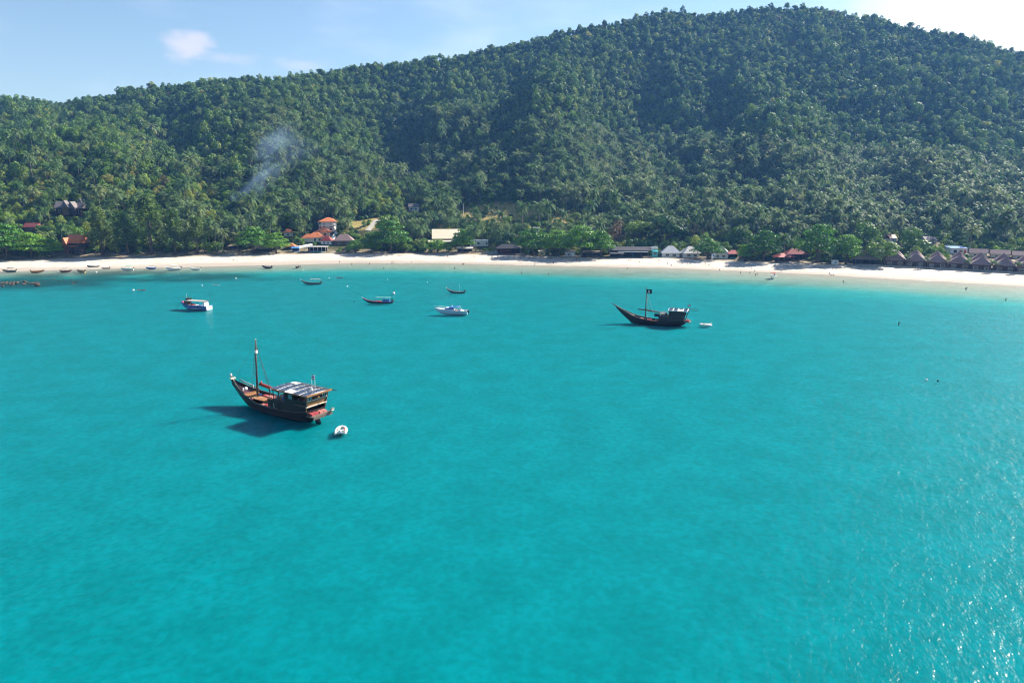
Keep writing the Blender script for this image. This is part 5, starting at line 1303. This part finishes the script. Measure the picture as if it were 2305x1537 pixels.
PEOPLE = [
 (453, 586, 'walk', 'black', 'person in black swimwear walking on the dry sand above the white skiff', 1.6), (525, 589, 'walk', 'red', 'person in red swimwear walking right of the dark walker on the left sand', -1.5), (534, 590, 'walk', 'blue', 'person in blue swimwear beside the one in red on the left sand', -1.5),
 (677, 603, 'stand', 'black', 'person wading beside the small dark boat with mast', 0), (764, 593, 'walk', 'black', 'person in black at the water edge below the brown hipped roof', 0), (792, 597, 'stand', 'black', 'person in black standing in shallow water left of the large beach tree', 0), (832, 596, 'wade', 'red', 'person in red wading below the large bright beach tree', 0),
 (864, 605, 'wade', 'black', 'person wading farthest out below the large bright tree', 0), (882, 594, 'stand', 'blue', 'person in blue, left of a pair at the water edge', 0), (885, 594, 'stand', 'red', 'person in red, right of a pair at the water edge', 0), (926, 593, 'walk', 'blue', 'person in blue walking at the water edge below the hall', 1.5),
 (1023, 606, 'wade', 'black', 'person in black wading out below the white flat-roofed house', 0), (1041, 597, 'stand', 'black', 'person in black, left of a pair below the snack bar', 0), (1044, 597, 'stand', 'black', 'person in black, right of a pair below the snack bar', 0),
 (1174, 616, 'wade', 'black', 'swimmer far out below the bar with red awning', 0, 0, 1.3), (1235, 619, 'wade', 'black', 'swimmer far out right of the other swimmer', 0, 0, 1.3), (1175, 592, 'walk', 'red', 'person in red walking below the shady grove, left', 1.5), (1204, 598, 'wade', 'black', 'person in black at the water below the yellow kiosk', 0), (1240, 596, 'stand', 'blue', 'person in blue, left of two standing below the grove', 0), (1246, 596, 'stand', 'black', 'person in black, right of two standing below the grove', 0),
 (1277, 591, 'walk', 'black', 'person in black walking on shaded sand below the shack', 0), (1291, 590, 'sit', 'blue', 'person in blue sitting on the shaded sand', 0), (1324, 588, 'walk', 'red', 'person in red near the timber beach bar', 0), (1297, 593, 'walk', 'red', 'person in red walking at the water edge below the grove', 1.5),
 (1413, 607, 'wade', 'black', 'person in black wading alone below the long restaurant', 0), (1415, 588, 'sit', 'red', 'person in red sitting on the sand below the long restaurant', 0), (1420, 588, 'sit', 'black', 'person in black sitting beside the one in red', 0), (1440, 592, 'sit', 'black', 'person lying back on sand right below the restaurant', 0),
 (1503, 597, 'stand', 'black', 'person in black standing at the edge of tree shade below white huts', 0), (1511, 599, 'sit', 'black', 'person in black sitting below the white huts', 0), (1533, 588, 'stand', 'blue', 'person in blue near the left white hut', 0), (1535, 595, 'sit', 'blue', 'person in blue sitting in shade below the white huts', 0), (1548, 597, 'stand', 'black', 'person in black, left of two in shade below huts', 0), (1553, 596, 'sit', 'blue', 'person in blue, right of two in shade below huts', 0),
 (1587, 597, 'walk', 'red', 'person in red walking near the feather banner', 1.2), (1596, 599, 'sit', 'yellow', 'person in yellow sitting right below the feather banner', 0), (1620, 608, 'sit', 'red', 'person sitting at the water edge below the tent hut', 0), (1692, 608, 'walk', 'red', 'person in red at the water edge below the round tree', 1.2), (1699, 611, 'sit', 'black', 'person sitting at the water edge below the round tree', 0),
 (1667, 616, 'wade', 'black', 'bather left of the white speedboat with red canopy', 0, 1, 1.1), (1688, 617, 'wade', 'black', 'bather nearer the white speedboat', 0, 1, 1.1), (1700, 621, 'wade', 'black', 'bather beside the bow of the white speedboat', 0, 1, 1.1), (1704, 620, 'wade', 'blue', 'bather in blue beside the bow of the white speedboat', 0, 1, 1.1),
 (1758, 613, 'walk', 'red', 'person in red walking right of the white speedboat', 1.2), (1763, 607, 'walk', 'blue', 'person in blue on sand below the red pavilion', 0), (1774, 604, 'sit', 'black', 'person sitting on sand below the red pavilion', 0), (1867, 619, 'stand', 'black', 'person in black standing at the water edge below the wide tree', 0), (1871, 620, 'sit', 'red', 'child in red beside the standing person in black', 0), (1876, 620, 'sit', 'black', 'child in black beside the child in red', 0),
 (1873, 609, 'walk', 'black', 'person in black on dry sand below the notice shelter', 0), (2173, 653, 'wade', 'black', 'pair of bathers wading below the brown bungalows, nearer one', 0, 1), (2176, 652, 'wade', 'blue', 'bather in blue wading below the brown bungalows', 0, 1), (1898, 636, 'wade', 'black', 'swimmer below the thatched hut', 0, 1, 1.2), (2023, 731, 'wade', 'black', 'lone swimmer in open water right of the pale dinghy', 0, 1, 1.35), (2264, 677, 'wade', 'black', 'swimmer near the right edge', 0, 1, 1.3),
 (1108, 583, 'sit', 'red', 'person in red sitting in shade below the slipway', 0), (1120, 580, 'stand', 'black', 'person in black standing beside the bar with red awning', 0), (1067, 579, 'sit', 'red', 'person in red sitting on sand below the snack bar', 0), (1083, 576, 'stand', 'white', 'person in white shirt near the slipway', 0),
]
for i, a in enumerate(PEOPLE): person(a[0], a[1], a[2], a[3], a[4], a[5] + rng.uniform(-.4, .4), a[6] if len(a) > 6 else i % 2, a[7] if len(a) > 7 else 0.)

# beach mats, loungers and small sand things
def lounger(px, py, label, m, rz):
    p = P(px, py, 1.5)
    for _ in range(6): p = P(px, py, float(beach_z(p.x, p.y)))
    o = thing('beach_lounger', label, 'lounger', (p.x, p.y, float(beach_z(p.x, p.y))), rz, 'loungers on the sand')
    MB().box((0, 0, .28), (1.2, .65, .09)).build('seat', m, o); MB().box((.85, 0, .48), (.75, .65, .09), ry=-.6).build('backrest', m, o)
    for sx in (-.5, .5):
        for sy in (-.26, .26): MB().bar((sx, sy, -.1), (sx, sy, .26), .03, n=4).build('leg', WHITEG, o)
LG = [(1108, 579), (1118, 581), (1132, 580), (1146, 581), (1158, 582), (1172, 582), (1190, 583), (1198, 582), (1204, 583), (1237, 583), (1243, 583), (1262, 583), (1300, 585), (1485, 587), (1528, 590), (1560, 591), (1576, 592), (1640, 599), (1668, 599), (1688, 598), (1772, 600), (1788, 600), (1830, 603), (1846, 603), (1914, 602), (1936, 602), (842, 575), (860, 576), (900, 576), (960, 577), (990, 578), (1008, 578)]
for i, (px, py) in enumerate(LG):
    near = 'bar with red awning' if px < 1180 and px > 1090 else 'shady grove' if 1180 <= px < 1400 else 'white huts' if 1400 <= px < 1620 else 'round bright tree' if 1620 <= px < 1720 else 'red pavilion' if 1720 <= px < 1890 else 'thatched hut' if px >= 1890 else 'large bright tree' if px < 930 else 'cream roofed hall'
    lounger(px, py, 'dark beach lounger on the sand below the ' + near, [DARKC, ENG, WOODD][i % 3], rng.uniform(-.4, 3.5))

# ------------------------------------------------------------------ trees along the beach that can be told apart
def hero(kind, px, py, top, wpx, label, group=None, var=None, deep=0.):
    """base at a pixel on the land, crown as wide and tree as tall as the photograph shows"""
    p = hit(px, py); p.y += deep; p.z = tz(p.x, p.y); k = mpp(p)
    lst = NEAR_ME[kind]; v = rng.randrange(len(lst)) if var is None else var % len(lst)
    h, w = lst[v][2], lst[v][3]
    HERO.append((p.x, p.y, wpx * k * .5))
    f_ = 1.2 if kind in ('shade', 'broad') else 1.0
    return tree(kind, p, wpx * k / (2 * w) * f_, (py - top) * k / h * (1.06 if f_ > 1 else 1.0), label, group, var=v)
HERO = []
heroes = [
 ('casuarina', 232, 574, 462, 84, 'feathery tall tree beside the steep orange roof, leftmost of the casuarinas'),
 ('casuarina', 288, 573, 474, 76, 'dark feathery casuarina, second from the left in the tall stand'),
 ('casuarina', 342, 573, 438, 104, 'tallest feathery casuarina with wide crown behind the left beach'),
 ('casuarina', 395, 572, 468, 74, 'feathery casuarina just right of the tallest one'),
 ('casuarina', 445, 571, 482, 74, 'rightmost feathery casuarina, before the row of beach palms'),
 ('shade', 18, 583, 508, 96, 'bright green spreading tree at the left edge of the beach'),
 ('shade', 72, 582, 528, 78, 'bright green low tree beside the leftmost one on the beach'),
 ('shade', 118, 579, 540, 52, 'small green tree just left of the steep orange roof'),
 ('palm', 118, 576, 522, 34, 'slim coconut palm just left of the steep orange roof'),
 ('palm', 216, 576, 524, 34, 'coconut palm with pale trunk right of the steep orange roof'),
 ('palm', 461, 570, 526, 32, 'leftmost beach palm with pale trunk in the left row'),
 ('palm', 488, 569, 508, 36, 'tall beach palm, second of the left row'),
 ('palm', 502, 568, 514, 34, 'beach palm, third of the left row'),
 ('palm', 536, 568, 522, 34, 'rightmost beach palm with pale trunk in the left row'),
 ('shade', 572, 571, 513, 82, 'big spreading green tree behind the boat-free left sand'),
 ('shade', 622, 571, 526, 62, 'dark spreading tree left of the beach bar with pale awning'),
 ('shade', 800, 569, 541, 46, 'low dark green tree below the brown hipped roof'),
 ('shade', 836, 569, 538, 44, 'low dark tree between the brown roofs at the sand edge'),
 ('shade', 880, 569, 500, 92, 'large bright green spreading tree below the concrete ramp'),
 ('broad', 870, 548, 488, 52, 'rounded grey green tree on the slope above the large beach tree'),
 ('palm', 946, 561, 506, 36, 'coconut palm left of the cream gabled roof'),
 ('shade', 985, 569, 541, 58, 'low bright green tree in front of the cream gabled roof'),
 ('shade', 1042, 568, 518, 58, 'rounded bright green tree right of the cream gabled roof'),
 ('palm', 1071, 568, 504, 40, 'coconut palm with pale trunk before the white flat-roofed house'),
 ('broad', 1143, 566, 524, 54, 'green tree behind the beach bar with red awning'),
 ('shade', 1200, 576, 516, 84, 'wide dark tree right of the bar with red awning'),
 ('shade', 1256, 578, 520, 78, 'wide dark tree second in the shady beach grove'),
 ('shade', 1310, 579, 511, 84, 'tallest wide dark tree of the shady beach grove'),
 ('shade', 1352, 580, 522, 66, 'wide dark tree at the right end of the shady beach grove'),
 ('palm', 1349, 572, 494, 36, 'coconut palm rising behind the shady beach grove'),
 ('dry', 1390, 562, 496, 50, 'brown leaved tree behind the left end of the long dark restaurant'),
 ('broad', 1436, 556, 500, 66, 'grey green rounded tree behind the long dark restaurant'),
 ('broad', 1500, 557, 489, 92, 'large dark rounded tree behind the white sign'),
 ('bare', 1559, 556, 503, 30, 'bare grey tree behind the white huts'),
 ('shade', 1592, 583, 538, 70, 'bright low spreading tree between the white huts'),
 ('broad', 1660, 565, 512, 48, 'bright green tree behind the grey-white tent roof'),
 ('palm', 1671, 566, 506, 36, 'coconut palm behind the red canopy bar'),
 ('shade', 1676, 588, 552, 36, 'small bushy tree left of the round bright tree'),
 ('shade', 1718, 589, 521, 72, 'round dense bright green tree standing on the sand'),
 ('palm', 1765, 589, 524, 40, 'coconut palm in front of the red pavilion roofs'),
 ('palm', 1786, 574, 514, 38, 'coconut palm behind the red pavilion roofs'),
 ('shade', 1838, 592, 508, 92, 'very wide bright green tree right of the red pavilion roofs'),
 ('shade', 1904, 594, 532, 76, 'bright green tree left of the thatched hut'),
 ('broad', 1940, 573, 504, 78, 'tall dark green tree behind the thatched hut'),
 ('broad', 1990, 599, 546, 70, 'dark tree between thatched hut and first brown bungalow'),
 ('broad', 2052, 577, 516, 62, 'dark green tree behind the first brown bungalows'),
 ('palm', 2181, 572, 503, 50, 'large coconut palm behind the brown bungalows'),
 ('palm', 2205, 560, 498, 40, 'coconut palm beside the large one behind the bungalows'),
]
for h_ in heroes: hero(*h_)
for i, (px, py) in enumerate(((2037, 602), (2083, 605), (2131, 608), (2178, 610), (2234, 614), (2292, 618))):
    hero('palm', px, py - 1.2, py - 28, 24, 'short young palm on the lawn right of brown bungalow number %s from the left' % ('one', 'two', 'three', 'four', 'five', 'six')[i], 'young palms between the bungalows')

# ------------------------------------------------------------------ the wooded hill
def scatter():
    pts = []
    for y0, y1, st in ((330, 700, 4.9), (700, 1130, 4.2)):
        xs = np.arange(-1000, 1000, st); ys = np.arange(y0, y1, st)
        X, Y = np.meshgrid(xs, ys); X = X + nr.uniform(-.48, .48, X.shape) * st; Y = Y + nr.uniform(-.48, .48, X.shape) * st
        pts.append(np.stack([X.ravel(), Y.ravel()], 1))
    pts = np.concatenate(pts)
    X, Y = pts[:, 0], pts[:, 1]; U = X / Y
    ok = (np.abs(U) < .93) & (Y - back_y(X) > 5) & (Y < np.interp(U, RU, RR) + 26)
    X, Y = X[ok], Y[ok]; Z = terrain(X, Y)
    px, py = proj_np(X, Y, Z)
    n = len(X); r1, r2, r3 = nr.uniform(size=n), nr.uniform(size=n), nr.uniform(size=n)
    keep = np.ones(n, bool)
    for c in DRY: keep &= (ell(px, py, *c) < .3) | (r1 < .06)
    flat = (px > 1930) & (py > 520) ; keep &= ~flat | (r2 < .45)
    cl = vnoise(X * .018, Y * .018, 31)
    pp = np.where(py > 250, .03, 0.)
    up = 296 + np.clip(px - 1250, 0, 2000) * .085
    band = np.clip((py - up) / 18, 0, 1) * np.clip((560 - py) / 20, 0, 1)
    pp = np.where(px > 1180, .90 * band * np.clip((cl - .18) * 5, .12, 1), pp)
    pp = np.where((px > 560) & (px <= 1180) & (py > 262) & (py < 555), .80 * np.clip((cl - .30) * 5, .06, 1), pp)
    pp = np.where((px > 380) & (px <= 760) & (py > 385) & (py < 560), .72 * np.clip((cl - .22) * 5, .1, 1), pp)
    pp = np.where((px <= 400) & (py > 330), .16, pp)
    palm = r2 < pp
    dryp = np.where((py > 400) & (px > 760) & (px < 1700), .13, .008)
    dry = ~palm & (r3 < dryp)
    tall = ~palm & ~dry & (r3 > .86) & (py < 420) & (Y < np.interp(X / Y, RU, RR) - 60)
    lp = np.where((px < 520) & (py > 262), .50, np.where(py > 380, .22, .05)) * np.clip(.35 + 1.3 * vnoise(X * .012, Y * .012, 41), 0, 1.4)  # densest on the left slope, where the raised leaf colour imitates sunshine
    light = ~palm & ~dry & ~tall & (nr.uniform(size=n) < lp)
    kind = np.where(palm, 2, np.where(dry, 3, np.where(tall, 1, np.where(light, 5, 0))))
    return X, Y, Z, px, py, kind, keep
X_, Y_, Z_, PX_, PY_, K_, KEEP_ = scatter()
def undergrowth():
    st = 4.4; X, Y = np.meshgrid(np.arange(-620, 620, st), np.arange(330, 760, st))
    X = (X + nr.uniform(-.5, .5, X.shape) * st).ravel(); Y = (Y + nr.uniform(-.5, .5, Y.shape) * st).ravel()
    ok = (np.abs(X / Y) < .9) & (Y - back_y(X) > 3.5); X, Y = X[ok], Y[ok]; Z = terrain(X, Y); px, py = proj_np(X, Y, Z)
    keep = nr.uniform(size=len(X)) < .85
    for c in DRY: keep &= (ell(px, py, *c) < .35) | (nr.uniform(size=len(X)) < .5)
    return X, Y, Z, px, py, np.full(len(X), 4), keep
_ug = undergrowth(); _n0 = len(X_)
X_, Y_, Z_, PX_, PY_, K_, KEEP_ = (np.concatenate([a, b]) for a, b in zip((X_, Y_, Z_, PX_, PY_, K_, KEEP_), _ug))
MP = (Y_ * math.cos(PITCH) - (Z_ - CAM_H) * math.sin(PITCH)) / FPX
S_ = np.clip(np.exp(nr.normal(0, .28, len(X_))), .5, 1.8) * np.where(K_ == 2, .84, np.where(K_ == 1, .86, .70)) * np.where(K_ == 2, 1.0, np.interp(Y_, [450, 620, 900], [.95, 1.0, 1.0]))
S_ = np.where(K_ == 4, nr.uniform(.7, 1.5, len(X_)) * np.where(Y_ - back_y(X_) < 30, 1.25, 1), S_)
HPX = np.where(K_ == 4, 3.2, 1) * np.where(K_ == 4, 1, np.where(K_ == 2, 16.0, np.where(K_ == 1, 15.0, 10.0))) * S_ / MP; WPX = np.where(K_ == 2, 4.2, np.where(K_ == 4, 2.2, 4.8)) * S_ / MP
for (x0, y0, x1, y1, yy) in PROTECT:       # clearings in front of the buildings
    KEEP_ &= ~((PX_ + WPX > x0) & (PX_ - WPX < x1) & (PY_ > y0) & (PY_ - HPX < y1) & (Y_ < yy + 7))
for (x0, y0, x1, y1) in ((1062, 464, 1196, 492), (1244, 484, 1306, 499), (798, 499, 830, 513)):      # the dry grass clearings
    KEEP_ &= ~((PX_ + WPX > x0) & (PX_ - WPX < x1) & (PY_ > y0) & (PY_ - HPX < y1) & (nr.uniform(size=len(X_)) > np.where(K_ == 4, .30, .10)))
for (hx, hy, hr) in HERO: KEEP_ &= (X_ - hx) ** 2 + (Y_ - hy) ** 2 > (hr * .55) ** 2
for (bx, by, br) in FOOT: KEEP_ &= (X_ - bx) ** 2 + (Y_ - by) ** 2 > (br + 2.5) ** 2
X_, Y_, Z_, PX_, PY_, K_, S_, MP = (a[KEEP_] for a in (X_, Y_, Z_, PX_, PY_, K_, S_, MP))

KIND = {0: 'broad', 1: 'tall', 2: 'palm', 3: 'dry', 5: 'light'}
SINGLE = np.zeros(len(X_), bool)
for k, name in KIND.items():
    free = 300 - TREE_COUNT.get(name, 0)
    cand = np.where((K_ == k) & (PX_ > 10) & (PX_ < 2295) & (PY_ > 415))[0]
    cand = cand[np.argsort(MP[cand] / S_[cand])][:max(0, min(free, 288))]
    SINGLE[cand] = True
    side = [('left', 0, 700), ('middle', 700, 1400), ('right', 1400, 2400)]
    for i in cand:
        zone = 0 if PX_[i] < 460 else 1 if PX_[i] < 700 else 2 if PX_[i] < 960 else 3 if PX_[i] < 1200 else 4 if PX_[i] < 1480 else 5 if PX_[i] < 1720 else 6 if PX_[i] < 1960 else 7
        where = ['on the slope around the dark timber houses', 'on the slope below the smoke plume', 'on the slope above the orange villa', 'on the slope above the cream roof',
                 'on the slope above the shady beach grove', 'on the slope above the white huts', 'on the slope above the red pavilion', 'on the slope above the bungalows'][zone] if PY_[i] < 505 else [
                 'on the flat beside the steep orange roof', 'behind the left beach palms', 'beside the orange villa', 'beside the cream roof', 'just behind the shady beach grove', 'just behind the white huts', 'just behind the red pavilion', 'just behind the bungalows'][zone]
        what = {'broad': 'rounded green broadleaf tree', 'tall': 'tall forest tree with stacked crown', 'palm': 'coconut palm', 'dry': 'thin brownish dry season tree', 'light': 'yellow-green tree with sunlight put into its leaf colour'}[name]
        tree(name, (X_[i], Y_[i], Z_[i]), S_[i], S_[i] * rng.uniform(.75, 1.25) * (1.1 if name == 'palm' else 1), '%s %s' % (what, where), '%ss %s' % (what.replace('palm', 'palm'), where))

proto = bpy.data.collections.new('forest_prototypes')
FAR = []
def add_proto(name, me):
    o = bpy.data.objects.new(name, me); proto.objects.link(o); FAR.append(name)
FARK = {0: [], 1: [], 2: [], 3: [], 4: [], 5: []}
def far(kind, V, T, mat, tm):
    name = 'p%02d' % len(FAR); FARK[kind].append(len(FAR)); add_proto(name, cards_mesh(name, V, mat, T, tm))
for i in range(6): far(0, *make_broad(300 + i, 520, 1.0), LEAF, BARK)
for i in range(3): far(1, *make_tall(320 + i, 560, 1.0), LEAF, BARK)
for i in range(5): far(2, *make_palm(340 + i, 18, 7), PALM, PBARK)
for i in range(4): far(5, *make_broad(370 + i, 500, 1.0), LEAF_SUNLIT, BARK)
for i in range(2): far(3, *make_broad(360 + i, 260, .8, h=9, w=3.8), DRYL, BARK)
def make_bush(seed):
    r = np.random.default_rng(seed)
    lobes = [((r.uniform(-1.3, 1.3), r.uniform(-1.3, 1.3), r.uniform(.5, 1.9)), (1.25, 1.25, .95)) for _ in range(5)]
    return blob_cards(r, lobes, 190, .75), trunk_mb(2, .08, lobes, seed)
for i in range(4): far(4, *make_bush(380 + i), LEAF_SUNLIT if i == 3 else LEAF, BARK)
def instancer(name, idxs, label, cat):
    me = bpy.data.meshes.new(name)
    n = len(idxs); me.vertices.add(n); me.vertices.foreach_set('co', np.stack([X_[idxs], Y_[idxs], Z_[idxs]], 1).astype(np.float32).ravel())
    pick = np.array([FARK[K_[i]][rng.randrange(len(FARK[K_[i]]))] for i in idxs], np.int32)
    a = me.attributes.new('pick', 'INT', 'POINT'); a.data.foreach_set('value', pick)
    a = me.attributes.new('turn', 'FLOAT_VECTOR', 'POINT'); t = np.zeros((n, 3), np.float32); t[:, 2] = nr.uniform(0, 6.28, n); a.data.foreach_set('vector', t.ravel())
    a = me.attributes.new('size', 'FLOAT_VECTOR', 'POINT'); t = np.repeat(S_[idxs][:, None], 3, 1).astype(np.float32); t[:, 2] *= nr.uniform(.75, 1.35, n); a.data.foreach_set('vector', t.ravel())
    o = obj(name, me); tag(o, label, cat, kind='stuff')
    g = bpy.data.node_groups.new('place_' + name, 'GeometryNodeTree')
    g.interface.new_socket('Geometry', in_out='INPUT', socket_type='NodeSocketGeometry'); g.interface.new_socket('Geometry', in_out='OUTPUT', socket_type='NodeSocketGeometry')
    gi = g.nodes.new('NodeGroupInput'); go = g.nodes.new('NodeGroupOutput'); ins = g.nodes.new('GeometryNodeInstanceOnPoints'); ci = g.nodes.new('GeometryNodeCollectionInfo')
    ci.inputs['Collection'].default_value = proto; ci.inputs['Separate Children'].default_value = True; ci.inputs['Reset Children'].default_value = True
    def na(k, t):
        q = g.nodes.new('GeometryNodeInputNamedAttribute'); q.data_type = t; q.inputs['Name'].default_value = k; return q.outputs['Attribute']
    L = g.links
    L.new(gi.outputs[0], ins.inputs['Points']); L.new(ci.outputs[0], ins.inputs['Instance']); ins.inputs['Pick Instance'].default_value = True
    L.new(na('pick', 'INT'), ins.inputs['Instance Index']); L.new(na('turn', 'FLOAT_VECTOR'), ins.inputs['Rotation']); L.new(na('size', 'FLOAT_VECTOR'), ins.inputs['Scale'])
    L.new(ins.outputs[0], go.inputs[0])
    md = o.modifiers.new('place', 'NODES'); md.node_group = g
    return o
rest = ~SINGLE
instancer('undergrowth', np.where(K_ == 4)[0], 'green shrubs filling the ground under the lower trees', 'shrubs')
instancer('forest', np.where(rest & (K_ != 2) & (K_ != 4))[0], 'dense dark green forest covering the hill up to the skyline', 'forest')
instancer('palm_grove', np.where(rest & (K_ == 2))[0], 'dense coconut palm groves across the lower hillside', 'palm grove')
print('TREES', len(X_), int(SINGLE.sum()), TREE_COUNT)

# ------------------------------------------------------------------ air
def haze(density=.000095):
    m, nt, N, L = new_mat('haze_air')
    out = N.new('ShaderNodeOutputMaterial'); v = N.new('ShaderNodeVolumePrincipled')
    v.inputs['Color'].default_value = (.16, .42, 1.0, 1); v.inputs['Density'].default_value = density; v.inputs['Anisotropy'].default_value = .2
    L.new(v.outputs[0], out.inputs['Volume'])
    mb = MB(); mb.box((0, 2700, 168), (19000, 13800, 356))
    o = mb.build('haze', m); tag(o, 'thin blue haze over the bay and the hill', 'haze', kind='stuff')
haze()
def smoke():
    """a plume that starts narrow among the palms and drifts up the slope, thinning as it widens"""
    m, nt, N, L = new_mat('smoke_air')
    out = N.new('ShaderNodeOutputMaterial'); v = N.new('ShaderNodeVolumePrincipled')
    v.inputs['Color'].default_value = (.42, .64, 1.0, 1)
    def mth(op, a, b=None):
        n = N.new('ShaderNodeMath'); n.operation = op
        for i, q in enumerate((a, b)):
            if q is None: continue
            if isinstance(q, (int, float)): n.inputs[i].default_value = q
            else: L.new(q, n.inputs[i])
        return n.outputs[0]
    def rng_(v_, a, b, c, d, sm=True):
        n = N.new('ShaderNodeMapRange'); n.interpolation_type = 'SMOOTHSTEP' if sm else 'LINEAR'
        n.inputs['From Min'].default_value = a; n.inputs['From Max'].default_value = b; n.inputs['To Min'].default_value = c; n.inputs['To Max'].default_value = d
        L.new(v_, n.inputs['Value']); return n.outputs[0]
    tc = N.new('ShaderNodeTexCoord'); sp = N.new('ShaderNodeSeparateXYZ'); L.new(tc.outputs['Object'], sp.inputs[0])
    nz = N.new('ShaderNodeTexNoise'); nz.inputs['Scale'].default_value = 5.5; nz.inputs['Detail'].default_value = 5; nz.inputs['Distortion'].default_value = .8
    mp = N.new('ShaderNodeMapping'); mp.inputs['Scale'].default_value = (1.2, 1.2, .55); L.new(tc.outputs['Object'], mp.inputs['Vector']); L.new(mp.outputs[0], nz.inputs['Vector'])
    z = sp.outputs['Z']
    wob = mth('MULTIPLY', mth('SINE', mth('MULTIPLY', z, 8.0)), .05)
    x = mth('SUBTRACT', sp.outputs['X'], wob); r = mth('SQRT', mth('ADD', mth('MULTIPLY', x, x), mth('MULTIPLY', sp.outputs['Y'], sp.outputs['Y'])))
    rad = mth('ADD', .05, mth('MULTIPLY', z, .31))
    f = rng_(mth('DIVIDE', r, rad), 1.0, .1, 0.0, 1.0)
    fade = mth('MULTIPLY', rng_(z, .0, .06, 0.0, 1.0), rng_(z, .9, .05, .0, 1.0))
    th = rng_(nz.outputs['Fac'], .42, .70, 0.0, 1.0)
    L.new(mth('MULTIPLY', mth('MULTIPLY', mth('MULTIPLY', f, fade), th), .10), v.inputs['Density'])
    L.new(v.outputs[0], out.inputs['Volume'])
    p = hit(517, 478); k = mpp(p); ln = 285 * k
    mb = MB(); mb.tube([(0, 0, .0), (0, 0, .3), (0, 0, 1.0)], [.10, .20, .36], 12)
    o = mb.build('smoke', m); o.location = (p.x, p.y - 6, p.z + 9); o.scale = (ln, ln * .8, ln); o.rotation_euler = (R(-14), R(50), 0)
    tag(o, 'thin blue smoke drifting up the slope from the palms', 'smoke', kind='stuff')
smoke()
